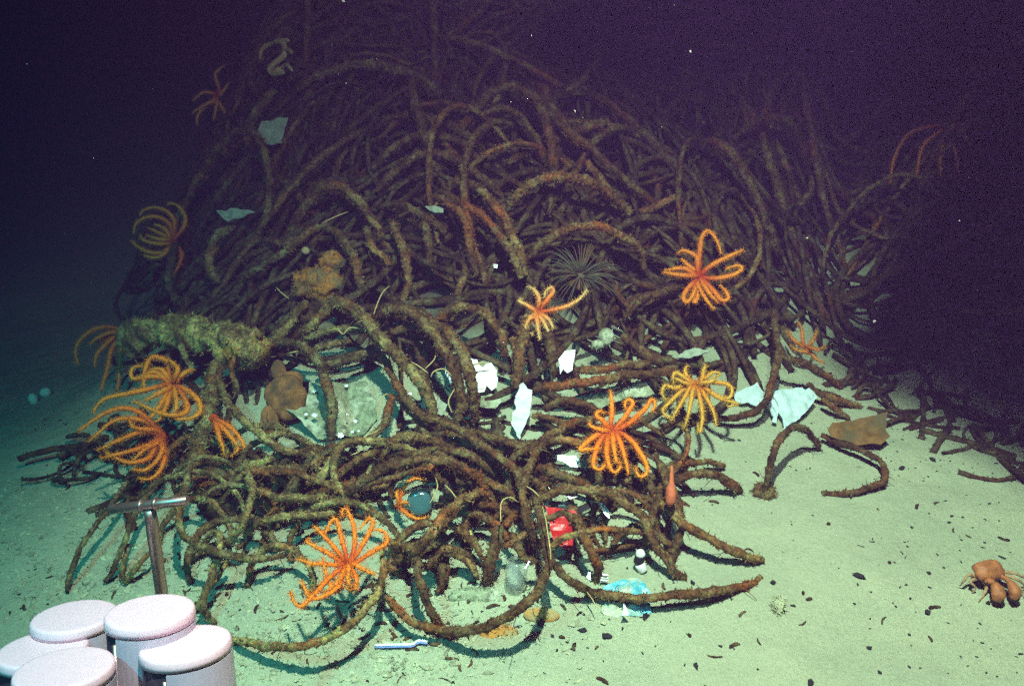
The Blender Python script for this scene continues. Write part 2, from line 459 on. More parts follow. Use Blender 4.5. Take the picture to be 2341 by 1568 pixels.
GEN_UP = "brown fouled tube tangled high on the dark mound, dim in the murk"
GEN_MID = "brown fouled tube woven into the middle of the tangled mound"
TR = [
 ('c8', 12, .03, "fouled tube forming the left half of the ring beside the metal T-handle", [(1400,60),(1370,250),(1310,450),(1290,620),(1340,740),(1430,810),(1560,860),(1700,920),(1900,960),(2150,960),(2300,930)], (.12,.05)),
 ('c8', 12, .05, "fouled tube forming the right half of the ring beside the metal T-handle", [(1920,40),(1950,200),(1980,330),(1960,450),(1920,600),(1850,710),(1780,790),(1700,860)], (.12,.05)),
 ('c5', 12, .05, "knobbly tube running level just above the foremost orange star", [(560,560),(620,510),(700,460),(850,430),(1000,420),(1160,410),(1230,400)], (.03,.06)),
 ('c5', 13, .04, "level tube joining the left ring to the foot of the large front arch", [(620,240),(800,290),(1000,300),(1150,310),(1260,320)], (.08,.05)),
 ('c5', 11, .02, GEN_MID, [(860,270),(900,200),(950,120),(1010,60)], (.08,.1)),
 ('c5', 11, .02, GEN_MID, [(650,110),(800,100),(950,105)], (.1,.1)),
 ('c5', 14, .13, "outer tube of the large front arch, rising over the round bottle", [(1210,360),(1300,260),(1420,160),(1560,90),(1720,40),(1880,30),(2050,60),(2180,140),(2270,250),(2330,380)], (.03,.03)),
 ('c6', 19, .03, "short thick stump of tube standing on end left of the clear cup", [(600,640),(580,780),(530,930),(490,1060)], (.10,.0)),
 ('c5', 15, .11, "inner tube of the large front arch, right of the round bottle", [(1560,600),(1670,650),(1780,650),(1870,560),(1960,430),(2060,330),(2180,270),(2290,270)], (.03,.06)),
 ('c6', 13, .10, "tube dropping from the largest star's left side into the front thicket", [(1060,0),(900,70),(830,180),(785,310),(760,430),(785,570),(830,700),(890,790)], (.05,.04)),
 ('c6', 15, .07, "thick tube bent into the right side of the big front circle", [(850,440),(890,600),(930,740),(950,870),(920,1000),(850,1130),(740,1230),(600,1310),(420,1370),(250,1390),(150,1360)], (.10,.01)),
 ('c6', 13, .05, "tube closing the left side of the big front circle", [(20,850),(20,960),(60,1080),(90,1200),(150,1300),(230,1380)], (.08,.0)),
 ('c5', 12, .03, "tube lying along the bottom left of the big front circle", [(1540,980),(1620,1060),(1720,1150),(1840,1200),(1950,1230),(2100,1230)], (.03,.01)),
 ('c5', 13, .03, "long tube sweeping round under the foremost star toward the white lids", [(1530,650),(1540,850),(1500,970),(1420,1090),(1320,1180),(1180,1270),(1000,1330),(850,1350),(700,1340),(560,1310),(470,1290)], (.10,.01)),
 ('c5', 12, .03, "upright fouled tube just right of the white lids", [(400,700),(340,780),(310,880),(280,960),(270,1060),(300,1130),(350,1180)], (.07,.0)),
 ('c5', 9, .02, "short grey tube leaning right of the white lids", [(440,730),(380,830),(320,920)], (.05,.01)),
 ('c6', 15, .09, "thick tube arching over the red wrapper with its tip on the sand", [(640,640),(720,560),(820,490),(950,420),(1100,385),(1260,390),(1400,430),(1520,500),(1620,600),(1680,720),(1760,850),(1830,950),(1915,1010)], (.06,.0)),
 ('c6', 11, .04, "thin tube crossing just below the red wrapper", [(940,800),(980,770),(1080,720),(1200,690),(1350,670),(1500,675),(1640,680)], (.05,.06)),
 ('c6', 9, .01, "low tube lying on the sand behind the blue wrapper", [(1250,810),(1400,805),(1560,780)], (.01,.01)),
 ('c6', 15, .07, "tube coming down between the red and the blue wrapper", [(1100,480),(1150,580),(1190,680),(1240,800),(1285,900),(1300,1030)], (.06,.0)),
 ('c6', 14, .03, "tube slanting down from the front thicket toward the blue wrapper", [(930,860),(970,900),(1060,1000),(1150,1060),(1250,1110)], (.06,.02)),
 ('c6', 15, .03, "long tube lying across the blue wrapper with its tip on open sand", [(1220,1110),(1400,1140),(1600,1150),(1800,1140),(2000,1120),(2200,1090),(2341,1050),(2440,1000)], (.015,.0)),
 ('c6', 15, .03, "tube pointing right over the sand from below the pink drop-shaped sponge", [(1690,430),(1740,480),(1830,550),(1920,630),(2050,710),(2180,780),(2341,850),(2465,885)], (.07,.005)),
 ('c6', 12, .05, "upright bent tube carrying the pink drop-shaped sponge", [(1700,120),(1750,250),(1790,380),(1860,500),(1890,620),(1860,760),(1820,870)], (.08,.0)),
 ('c6', 15, .05, "thick tube with a blunt tip lying right of the pink sponge", [(1800,340),(1860,310),(1980,280),(2100,280),(2200,320),(2310,380)], (.04,.01)),
 ('c6', 10, .02, "slim tube pointing right, just below the yellow star's shadow", [(1780,260),(1850,230),(1950,195),(2060,190),(2190,215)], (.03,.01)),
 ('c6', 12, .05, "tube leaning left of the pink drop-shaped sponge", [(1630,800),(1650,700),(1690,560),(1720,430),(1770,330)], (.02,.06)),
 ('c6', 11, .02, GEN_MID, [(1680,680),(1780,760),(1850,800)], (.05,.02)),
 ('c6', 15, .06, "thick tube slanting right behind the white ribbed piece", [(780,260),(860,250),(1000,270),(1150,330),(1280,400)], (.07,.05)),
 ('c4', 13, .05, "long diagonal tube running down to the top of the front circle", [(-60,850),(0,900),(150,960),(300,1050),(430,1130),(560,1200),(640,1270)], (.05,.06)),
 ('c4', 12, .05, GEN_MID, [(-60,1060),(0,1100),(150,1170),(300,1240),(430,1330)], (.05,.06)),
 ('c4', 11, .05, GEN_MID, [(60,850),(200,880),(350,930),(480,980),(560,1050)], (.04,.04)),
 ('c4', 13, .05, "tube rising right toward the largest star from behind its left arms", [(340,1090),(450,1010),(580,940),(700,870),(850,790),(980,750)], (.04,.05)),
 ('c7', 11, .12, "lone tube standing in a hook on the open sand at the right", [(440,1345),(460,1200),(500,1060),(560,930),(640,860),(720,860),(790,920),(835,1010)], (.0,.0)),
 ('c7', 11, .02, "lone tube curled in a half loop on the open sand at the right", [(860,910),(1000,975),(1150,1020),(1260,1080),(1325,1160),(1310,1240),(1200,1300),(1050,1325),(860,1345)], (.02,.0)),
 ('c7', 10, .03, "tube rising behind the two pale plastic shards from the sand", [(90,800),(230,780),(360,750),(440,680),(480,590),(510,460),(540,300),(520,150),(500,0)], (.0,.10)),
 ('c7', 10, .02, "dark tube lying right behind the larger pale shard", [(760,520),(830,600),(980,650),(1140,705)], (.04,.0)),
 ('c7', 9, .02, GEN_MID, [(860,640),(960,720),(1060,795)], (.04,.0)),
 ('c7', 10, .02, GEN_MID, [(560,330),(700,380),(850,450),(1000,560)], (.10,.04)),
 ('c3', 17, .10, "thick fouled tube arching down from the ochre sponge to the pile's centre", [(700,160),(780,60),(850,-20),(930,-60),(1030,-20),(1120,80),(1220,180),(1310,280),(1390,380),(1450,430),(1530,540),(1580,650),(1610,740)], (.05,.05)),
 ('c3', 15, .11, "left of two long tubes arching down beside the white foam piece", [(1180,60),(1260,0),(1380,-10),(1500,60),(1590,150),(1660,250),(1720,360),(1770,480),(1790,600),(1780,740),(1755,810)], (.05,.03)),
 ('c3', 15, .12, "right of two long tubes arching down beside the white foam piece", [(1400,0),(1500,20),(1620,100),(1730,190),(1800,290),(1850,420),(1880,540),(1890,680),(1890,780)], (.05,.03)),
 ('c3', 13, .08, "tube arching behind and above the white foam piece", [(1640,60),(1720,10),(1820,-20),(1930,0),(2020,80),(2080,180),(2110,310)], (.04,.04)),
 ('c3', 16, .05, "upright tube left of the tall white foam shard", [(2260,60),(2235,180),(2210,280),(2190,420),(2180,540)], (.08,.06)),
 ('c4', 13, .05, "upright tube under the small star in the middle", [(640,150),(670,220),(690,330),(700,450)], (.08,.05)),
 ('c4', 12, .05, GEN_MID, [(400,200),(430,330),(440,480)], (.08,.05)),
 ('c3', 13, .05, "long tube running diagonally across the gap with pale silt", [(1200,270),(1240,330),(1290,430),(1360,550),(1430,650),(1520,740),(1700,800),(1850,890),(1980,970),(2100,1060),(2210,1150),(2215,1260)], (.05,.10)),
 ('c3', 13, .03, GEN_MID, [(1310,590),(1280,720),(1240,830),(1150,900)], (.06,.04)),
 ('c3', 12, .04, GEN_MID, [(1350,600),(1450,720),(1530,840),(1600,950),(1640,1020)], (.06,.05)),
 ('c3', 12, .06, "thin tube slanting down right from the big left star", [(80,430),(110,560),(160,660),(240,760),(340,850),(450,930),(560,1000),(680,1010),(850,1000)], (.10,.04)),
 ('c3', 12, .06, "tube bent in a small loop at the pile's centre left", [(970,1310),(910,1210),(890,1110),(910,1010),(980,940),(1100,915),(1250,930),(1400,960),(1490,1010)], (.06,.05)),
 ('c3', 14, .06, "tube curving down from the encrusted log in front of the silted sheet", [(350,250),(480,235),(600,225),(700,260),(760,330),(820,420),(850,520),(875,700),(875,900)], (.06,.06)),
 ('c1', 12, .05, "tube leaning up right from the log to the ochre sponge", [(660,1280),(780,1220),(860,1140),(930,1040),(990,960)], (.05,.05)),
 ('c3', 12, .02, GEN_MID, [(560,1330),(600,1250),(640,1170),(720,1060)], (.08,.1)),
 ('c3', 12, .03, GEN_MID, [(330,1110),(500,1120),(650,1125),(760,1100)], (.08,.08)),
 ('c3', 12, .04, GEN_MID, [(780,390),(950,360),(1050,330),(1180,290)], (.04,.04)),
 ('c3', 11, .04, GEN_MID, [(680,200),(850,150),(1000,125),(1100,140)], (.05,.05)),
 ('c3', 11, .04, GEN_MID, [(760,270),(900,240),(1020,205)], (.05,.05)),
 ('c3', 10, .04, GEN_MID, [(1300,150),(1450,118),(1580,135),(1660,180)], (.04,.04)),
 ('c3', 12, .03, GEN_MID, [(200,1130),(330,1090),(470,1040),(560,1000)], (.06,.06)),
 ('c3', 13, .03, GEN_MID, [(880,1000),(860,1100),(800,1160),(700,1220)], (.06,.06)),
 ('c3', 13, .04, GEN_MID, [(1480,1000),(1600,980),(1750,990),(1900,1050),(2040,1150)], (.06,.06)),
 ('c1', 11, .05, GEN_MID, [(1110,420),(980,500),(850,600),(700,700),(560,790)], (.05,.05)),
 ('c1', 12, .05, GEN_MID, [(1120,420),(1230,500),(1310,620),(1365,740),(1380,890)], (.05,.05)),
 ('c1', 11, .05, GEN_MID, [(1420,440),(1440,520),(1490,600),(1580,700)], (.05,.05)),
 ('c1', 12, .06, GEN_MID, [(1600,400),(1650,520),(1690,660),(1710,800),(1680,960)], (.05,.05)),
 ('c1', 11, .05, GEN_MID, [(1780,360),(1840,440),(1855,560),(1880,700)], (.05,.05)),
 ('c1', 11, .05, GEN_MID, [(1500,300),(1600,270),(1720,300),(1850,380),(1980,470)], (.05,.05)),
 ('c1', 12, .05, GEN_MID, [(2050,300),(2120,380),(2150,500),(2160,640),(2200,780)], (.05,.05)),
 ('c2', 13, .07, "long tube slanting down from the upper mound to the small middle star", [(250,120),(400,130),(520,220),(620,350),(700,500),(760,640),(790,780)], (.06,.06)),
 ('c2', 12, .06, GEN_MID, [(180,180),(300,240),(430,330),(560,430),(640,540),(700,650),(760,790)], (.06,.06)),
 ('c2', 11, .06, GEN_MID, [(60,240),(160,220),(260,290),(350,370),(390,480),(400,600),(430,700)], (.06,.06)),
 ('c2', 14, .12, "pale-topped tube arching high at the middle of the upper mound", [(680,280),(800,150),(950,90),(1100,85),(1250,120),(1370,190),(1440,260),(1520,340)], (.05,.05)),
 ('c2', 12, .12, "tube arching over the grey anemone", [(800,660),(900,560),(1000,490),(1130,440),(1280,430),(1400,470),(1520,540),(1600,610),(1620,740)], (.04,.04)),
 ('c2', 11, .05, GEN_UP, [(1600,330),(1750,270),(1880,210)], (.05,.05)),
 ('c2', 12, .05, GEN_MID, [(1500,1060),(1560,980),(1640,920),(1750,900),(1850,860)], (.05,.05)),
 ('c2', 12, .04, GEN_MID, [(1470,1190),(1560,1270),(1660,1360),(1740,1400)], (.05,.05)),
 ('c4', 13, .04, "long straight tube lying level behind the largest star", [(560,560),(800,520),(1000,490),(1200,460),(1420,440),(1560,400)], (.05,.07)),
 ('c4', 12, .04, GEN_MID, [(840,410),(1000,420),(1200,390),(1400,360)], (.05,.05)),
 ('c4', 12, .03, GEN_MID, [(620,690),(760,640),(900,660),(1000,720)], (.03,.04)),
 ('c4', 11, .03, GEN_MID, [(540,740),(650,760),(800,800),(930,850)], (.02,.02)),
 ('d', 12, .05, GEN_UP, [(560,345),(575,280),(600,235),(640,190)], (.05,.05)),
 ('d', 12, .07, GEN_UP, [(680,205),(760,160),(850,148),(950,175),(1010,220)], (.05,.05)),
 ('d', 11, .06, GEN_UP, [(850,390),(900,340),(960,310),(1040,320),(1120,385)], (.05,.05)),
 ('d', 11, .06, GEN_UP, [(860,440),(930,370),(1010,355),(1090,400),(1150,450)], (.05,.05)),
 ('d', 13, .04, GEN_UP, [(1160,370),(1280,315),(1390,280)], (.05,.05)),
 ('d', 11, .05, "thin upright stem under the upper left star's centre", [(402,560),(390,600),(384,640),(400,690)], (.10,.02)),
 ('c1', 13, .06, GEN_MID, [(480,430),(370,500),(320,620),(310,730),(370,840)], (.05,.05)),
 ('c8', 9, .03, "leftmost tube bending down toward the backmost white lid", [(800,250),(620,520),(450,740),(330,930),(260,1150),(235,1280)], (.08,.0)),
 ('c8', 9, .03, "dark tube passing behind the left arm of the metal T-handle", [(1050,330),(930,450),(860,600),(790,780),(720,950),(660,1100),(600,1180)], (.08,.0)),
 ('c8', 8, .02, GEN_MID, [(810,820),(770,1000),(760,1170)], (.04,.0)),
 ('c8', 9, .02, GEN_MID, [(900,420),(1000,320),(1120,240),(1280,180)], (.06,.08)),
 ('c8', 9, .02, GEN_MID, [(1100,860),(980,960),(880,1080),(790,1190)], (.05,.0)),
 ('c6', 11, .03, "dark bent tube lying right over the red wrapper", [(900,640),(950,590),(1010,560),(1070,545),(1120,600),(1160,690),(1180,760)], (.07,.04)),
 ('c6', 13, .03, GEN_MID, [(690,700),(740,800),(800,880),(880,900)], (.06,.06)),
 ('c6', 12, .03, GEN_MID, [(640,780),(720,740),(800,680),(850,620)], (.06,.06)),
 ('c5', 12, .03, GEN_MID, [(1600,760),(1720,700),(1850,700),(2000,690),(2150,720)], (.04,.04)),
 ('d', 9, .03, "thin tube draped over the middle of the encrusted log", [(395,720),(410,760),(415,800),(440,850)], (.16,.12)),
 ('d', 9, .03, "thin tube lying along the top of the encrusted log", [(300,745),(370,735),(450,740),(530,755),(600,770)], (.14,.14)),
 ('d', 8, .02, "thin tube hanging from the log's right half", [(520,760),(535,800),(530,850),(545,900)], (.14,.08)),
 ('c6', 11, .03, GEN_MID, [(100,830),(250,830),(380,900),(440,1000)], (.04,.02)),
]
for row in TR:
    fr, r_px, peak, lab, pts, ends = row
    traced_tube(fr, r_px, peak, lab, pts, ends)

# further tubes of the thicket: arcs whose feet stand on the mound
def arc_path(x, y, az, L, arch, curl, lift0, stepn=7):
    P = []
    for k in range(stepn):
        t = k/(stepn-1)
        P.append(Vector((x, y, mound(x, y)+lift0+arch*math.sin(math.pi*t))))
        x += math.cos(az)*L/(stepn-1); y += math.sin(az)*L/(stepn-1); az += curl/(stepn-1)
    return P
def in_mound(p):
    return mound(p.x, p.y) > 0.05
def to_px(p):
    v = Vector(p)-Vector((0, 0, CAM_Z))
    dep = v.y*cp - v.z*sp
    return 1170.5+FPX*v.x/dep, 784-FPX*(v.y*sp+v.z*cp)/dep
THICKET = [(400,1040),(700,1010),(1000,950),(1300,950),(1580,1010),(1580,1150),(1300,1180),(1240,1210),(1060,1220),(900,1180),(600,1210),(430,1130)]
WINDOWS = [(700,850,900,1010), (1225,1130,1335,1265), (900,1085,1000,1205), (1060,820,1150,905), (1160,870,1225,1010), (1270,1020,1340,1075), (730,1190,880,1390)]
WINDOWS2 = WINDOWS + [(285,755,600,835), (660,590,800,710), (595,815,705,1000), (1210,595,1410,680), (1240,800,1335,860), (1330,885,1490,915), (1345,720,1410,800), (590,270,665,335), (1550,790,1650,815), (1670,870,1760,930), (1760,880,1880,980)]
def clear_view(P, wins):
    for p in P:
        x, y = to_px(p)
        for w in wins:
            if w[0] < x < w[2] and w[1] < y < w[3]: return False
    return True
def inside(x, y, poly):
    c = False
    for (x1, y1), (x2, y2) in zip(poly, poly[1:]+poly[:1]):
        if (y1 > y) != (y2 > y) and x < (x2-x1)*(y-y1)/(y2-y1)+x1: c = not c
    return c
n_free = 0
while n_free < 122:
    y = rng.uniform(1.40, 3.1); x = rng.uniform(-1.15, 1.8)
    h = mound(x, y)
    if h < 0.10: continue
    keep = 0.25 if h < 0.2 else 1.0
    if rng.random() > keep: continue
    az = rng.choice([rng.gauss(-0.4, 0.5), rng.gauss(math.pi+0.4, 0.5), rng.uniform(0, 6.3)])
    P = arc_path(x, y, az, rng.uniform(0.28, 0.62), rng.uniform(0.03, 0.15), rng.uniform(-3.2, 3.2), rng.uniform(-0.02, 0.035))
    if not all(in_mound(p) for p in P) or not clear_view(P, WINDOWS2): continue
    V, F = tube_mesh(catmull(P, 0.008), rng.uniform(0.006, 0.0125), 8, 1.1)
    o = link_mesh("encrusted_tube", V, F, M_TUBE)
    up = sum(p.y for p in P)/len(P) > 2.15
    tag(o, GEN_UP if up else GEN_MID, "tube", G_MOUND)
    n_free += 1

def thicket_arc(lift0, arch, L):
    while True:
        px, py = rng.uniform(400, 1600), rng.uniform(950, 1330)
        if not inside(px, py, THICKET): continue
        d = hit(px, py, 0.01); c = at_depth(px, py, d)
        az = rng.choice([rng.gauss(-0.5, 0.6), rng.gauss(math.pi-0.2, 0.7), rng.uniform(0, 6.3)])
        P = arc_path(c.x, c.y, az, L, arch, rng.uniform(-2.2, 2.2), lift0)
        q = [to_px(p) for p in P]
        if not all(inside(*p, THICKET) for p in q[:-1]): continue
        if any(w[0] < x < w[2] and w[1] < y < w[3] for x, y in q for w in WINDOWS): continue
        return P
for k in range(26):
    P = thicket_arc(rng.uniform(0, .02), rng.uniform(.03, .10), rng.uniform(.14, .30))
    V, F = tube_mesh(catmull(P, 0.006), rng.uniform(0.006, 0.010), 9, 1.2)
    o = link_mesh("encrusted_tube", V, F, M_TUBE)
    tag(o, "short brown fouled tube crossing low in the front thicket", "tube", G_MOUND)

LOOP_LAB = "thin fouled tube looped upright in the front thicket"
k = 0
while k < 46:
    px, py = rng.uniform(440, 1500), rng.uniform(1060, 1360)
    c = at_depth(px, py, hit(px, py, 0.0))
    az = rng.gauss(0, .7); tilt = rng.uniform(.5, 1.35)
    u = Vector((math.cos(az), math.sin(az), 0)); v = Vector((-math.sin(az)*math.cos(tilt), math.cos(az)*math.cos(tilt), math.sin(tilt)))
    Rr = rng.uniform(.045, .095); a0 = rng.uniform(-.5, .4); sweep_a = rng.uniform(2.4, 4.2); sq = rng.uniform(.8, 1.25)
    P = []
    for q in np.linspace(0, 1, 9):
        an = a0 + sweep_a*q
        p = c + u*(Rr*sq*math.cos(an)) + v*(Rr*math.sin(an)*(1+.2*q)) + Vector((0, 0, Rr*.25))
        p.z = max(p.z, mound(p.x, p.y)+.008); P.append(p)
    if not clear_view(P, WINDOWS+[(1330,1290,1500,1420)]) or min(to_px(p)[1] for p in P) < 960: continue
    V, F = tube_mesh(catmull(P, .0045), rng.uniform(.0045, .0078), 9, 1.6)
    tag(link_mesh("encrusted_tube", V, F, M_TUBE_SILT if px < 900 else M_TUBE), LOOP_LAB, "tube", G_MOUND)
    k += 1

# the layer below: too many crossing tubes to count, one mass
parts = []
k = 0
while k < 1700:
    y = rng.uniform(1.30, 3.3); x = rng.uniform(-1.2, 2.3)
    h = mound(x, y)
    if h < 0.04 or (h < 0.13 and rng.random() < 0.55): continue
    az = rng.uniform(0, 6.3)
    P = arc_path(x, y, az, rng.uniform(0.28, 0.6), rng.uniform(0.0, 0.07), rng.uniform(-4, 4), rng.uniform(-0.45, 0.14)*min(0.16, h*0.5)-0.005, 6)
    if not all(mound(p.x, p.y) > 0.03 for p in P) or not clear_view(P, WINDOWS): continue
    path = catmull(P, 0.016)
    r = rng.uniform(0.004, 0.010)
    V, F, N, T = sweep(path, np.full(len(path), r), 6, bumps=0.4*r, bscale=80)
    hv, hf, _ = add_hairs(V, N, int(len(path)*3), 0.003, 0.010, 0.0012, k)
    parts += [(V, F), (hv, hf)]
    k += 1
for k in range(110):
    P = thicket_arc(rng.uniform(-.004, .012), rng.uniform(0, .03), rng.uniform(.08, .22))
    path = catmull(P, 0.010)
    r = rng.uniform(0.004, 0.0075)
    V, F, N, T = sweep(path, np.full(len(path), r), 6, bumps=0.35*r, bscale=90)
    hv, hf, _ = add_hairs(V, N, int(len(path)*5), 0.003, 0.009, 0.0011, k+5000)
    parts += [(V, F), (hv, hf)]
k = 0
while k < 95:                                   # dark stragglers added for the stars' shadow at left, shadow edge at right
    if k < 45: px, py = rng.uniform(175, 420), rng.uniform(990, 1090)
    else: px = rng.uniform(1930, 2341); py = 868+(px-1930)*.545+rng.gauss(-40, 18)
    c = at_depth(px, py, hit(px, py, 0.0))
    P = arc_path(c.x, c.y, rng.uniform(0, 6.3), rng.uniform(.06, .20), rng.uniform(0, .03), rng.gauss(0, 1.9 if k < 45 else 1.1), .001, 7)
    for p in P: p.z = max(p.z, ground(p.x, p.y)+.003)
    path = catmull(P, 0.008); r = rng.uniform(0.003, 0.0075)
    V, F, N, T = sweep(path, np.full(len(path), r), 6, bumps=0.4*r, bscale=120)
    hv, hf, _ = add_hairs(V, N, int(len(path)*5), 0.003, 0.009, 0.0011, k+7000)
    parts += [(V, F), (hv, hf)]; k += 1
V, F = join(parts)
o = link_mesh("tube_tangle", V, F, M_TANGLE)
tag(o, "dark mass of crossing fouled tubes filling the mound", "tube tangle", kind="stuff")

# ------------------------------------------------------------------ orange many-armed sea stars
def star(fr, c, arms, label, lift, r_px=6.2, red=(0.62, 0.10, 0.012), mid=(0.82, 0.175, 0.006), tip=(0.84, 0.30, 0.02), facing=0.55, bulge=0.03, spines=1.0, seed=1):
    g = random.Random(seed)
    (cx, cy), = D(fr, [c])
    d0 = hit(cx, cy, lift)
    C = at_depth(cx, cy, d0)
    to_cam = (Vector((0, 0, CAM_Z))-C).normalized()
    nrm = (to_cam*facing + Vector((0, 0, 1))*(1-facing)).normalized()
    parts, cols = [], []
    r0 = 0.86*r_px*d0/FPX
    def on_plane(x, y):
        rr = ray(x, y); o = Vector((0, 0, CAM_Z))
        d = (C-o).dot(nrm)/rr.dot(nrm)
        d = min(max(d, d0-0.10), d0+0.14)
        return d
    for a_i, arm in enumerate(arms):
        pts = [(cx, cy)] + D(fr, arm)
        P = []
        n = len(pts)
        b = bulge*g.uniform(0.4, 1.3)
        for k, (x, y) in enumerate(pts):
            t = k/(n-1)
            d = on_plane(x, y) - b*math.sin(math.pi*0.75*t)
            floor = hit(x, y, 0.012, surf=ground)
            P.append(at_depth(x, y, min(d, floor)))
        path = catmull(P, 0.004)
        t = np.linspace(0, 1, len(path))
        tone = g.uniform(0, 1)
        rad = r0*np.interp(t, [0, .12, .4, .8, 1], [.75, .85, 1.0, .62, .30])
        V, F, N, T = sweep(path, rad, 8, bumps=0.09*r0, bscale=190)
        tt = np.repeat(t, 8)
        m2 = np.array(mid)*(1-0.45*tone) + np.array(tip)*0.45*tone
        col = np.array([np.interp(tt, [0, .10, .35, .8, 1], [red[j], red[j], m2[j], tip[j]*(0.7+.3*tone)+m2[j]*(.3-.3*tone), tip[j]]) for j in range(3)]).T
        length = np.linalg.norm(np.diff(path, axis=0), axis=1).sum()
        hv, hf, idx = add_hairs(V, N, int(length*5200*spines), 0.003, 0.0095, 0.00036, seed*50+a_i)
        parts += [(V, F), (hv, hf)]
        cols += [col, np.repeat(col[idx], 5, axis=0)]
    # the small round disc in the middle with its spines
    bm = bmesh.new()
    bmesh.ops.create_icosphere(bm, subdivisions=3, radius=1)
    DV = np.array([tuple(v.co) for v in bm.verts]); DF = [tuple(v.index for v in f.verts) for f in bm.faces]
    bm.free()
    q = nrm.to_track_quat('Z', 'Y').to_matrix()
    rd = r0*1.85
    Nn = DV.copy()
    DV = DV*np.array([rd, rd, rd*0.6])
    DV = DV + Nn*(vnoise(DV, 220)*0.12*rd)[:, None]
    Rm = np.array(q)
    DV = DV @ Rm.T + np.array(C)
    hv, hf, idx = add_hairs(DV, Nn @ Rm.T, 160, 0.003, 0.006, 0.0004, seed)
    parts += [(DV, DF), (hv, hf)]
    dc = np.tile(np.array(red)*np.array([1, .8, .8]), (len(DV), 1))
    cols += [dc, np.repeat(dc[idx], 5, axis=0)]
    V, F = join(parts)
    o = link_mesh("sea_star", V, F, M_STAR, col=np.vstack(cols))
    tag(o, label, "sea star", "orange sea stars perched on the tubes")
    return o

star('e', (575, 850), [
 [(560,780),(570,650),(565,520),(555,420)], [(660,770),(720,690),(780,590),(800,550),(760,510),(715,540),(712,620)],
 [(670,820),(780,750),(870,670),(960,580),(990,510),(1040,540),(1010,640)], [(660,870),(780,960),(870,1080),(940,1200),(950,1300),(890,1350),(840,1310),(830,1240)],
 [(630,910),(680,1040),(720,1180),(750,1320)], [(580,930),(595,1060),(620,1180),(650,1210)],
 [(530,910),(515,1020),(520,1150),(560,1270),(610,1300),(660,1240),(630,1190)], [(490,900),(420,1000),(380,1130),(370,1230),(430,1270),(500,1220),(520,1160)],
 [(450,880),(360,930),(270,1000),(220,1060),(300,1050),(450,1045)], [(500,850),(420,830),(340,800),(330,760)], [(520,800),(470,740),(400,690),(430,640),(490,660)]],
 "bright orange sea star with looped arms beside the white ribbed piece", .13, 7.0, seed=3)
star('e', (1475, 345), [
 [(1400,290),(1360,200),(1390,140)], [(1540,300),(1560,200),(1585,140)], [(1580,280),(1660,220),(1740,230),(1700,270)], [(1560,330),(1650,320),(1680,270)],
 [(1560,330),(1700,330),(1800,340),(1865,390),(1860,470),(1810,500),(1690,450)], [(1550,370),(1620,420),(1720,490),(1840,530),(1930,560),(1820,590)],
 [(1540,410),(1610,530),(1670,650),(1700,800)], [(1500,410),(1530,550),(1550,700),(1520,870),(1495,780)], [(1445,420),(1420,560),(1390,700),(1350,830)],
 [(1410,390),(1340,520),(1260,650),(1210,750)], [(1390,370),(1280,460),(1180,560),(1120,620),(1150,690),(1240,710)],
 [(1370,350),(1250,390),(1150,360),(1110,430),(1140,500),(1170,520)], [(1370,340),(1270,290),(1240,290)], [(1400,310),(1330,260),(1260,220),(1230,260),(1240,350)]],
 "yellow orange sea star left of the two pale plastic shards", .12, 5.6, red=(0.66, 0.20, 0.012), mid=(0.66, 0.30, 0.03), tip=(0.66, 0.40, 0.06), seed=4)
star('f', (1770, 495), [
 [(1755,420),(1760,300),(1780,160),(1830,100),(1890,150),(1930,230),(1945,300)], [(1800,450),(1880,390),(1980,340),(2080,290),(2140,265)],
 [(1820,510),(1940,510),(2060,480),(2130,430),(2090,400),(1990,430)], [(1730,450),(1650,390),(1600,340)], [(1745,440),(1740,340),(1680,290),(1610,270),(1570,300)],
 [(1720,490),(1600,485),(1480,465),(1440,460)], [(1720,480),(1640,430),(1540,430),(1460,445)], [(1720,540),(1660,600),(1620,670),(1640,720),(1690,680),(1730,590)],
 [(1735,550),(1710,640),(1710,720),(1740,690),(1750,600)], [(1745,560),(1790,650),(1850,740),(1890,780)], [(1790,560),(1860,660),(1920,720)],
 [(1810,550),(1880,620),(1950,700),(2010,690),(1990,630),(1940,570)]],
 "reddish orange sea star with one arm looped upward on the right upper mound", .10, 6.6, red=(0.60, 0.07, 0.012), mid=(0.66, 0.16, 0.015), seed=5)
star('f', (365, 800), [
 [(360,750),(365,690),(330,620),(270,580)], [(390,760),(450,680),(490,630),(470,590),(420,630),(412,680)], [(400,800),(520,780),(640,740),(730,680),(780,610)],
 [(330,790),(250,740),(190,710),(220,690)], [(340,820),(280,850),(230,850)], [(320,840),(280,910),(250,990),(310,990)], [(345,850),(355,940),(370,1050)],
 [(375,850),(420,920),(460,1010)], [(390,830),(450,870),(490,950)], [(330,840),(270,880),(230,1000)]],
 "small orange sea star with pale lower arms above the tall white shard", .09, 6.0, tip=(0.74, 0.50, 0.18), seed=6)
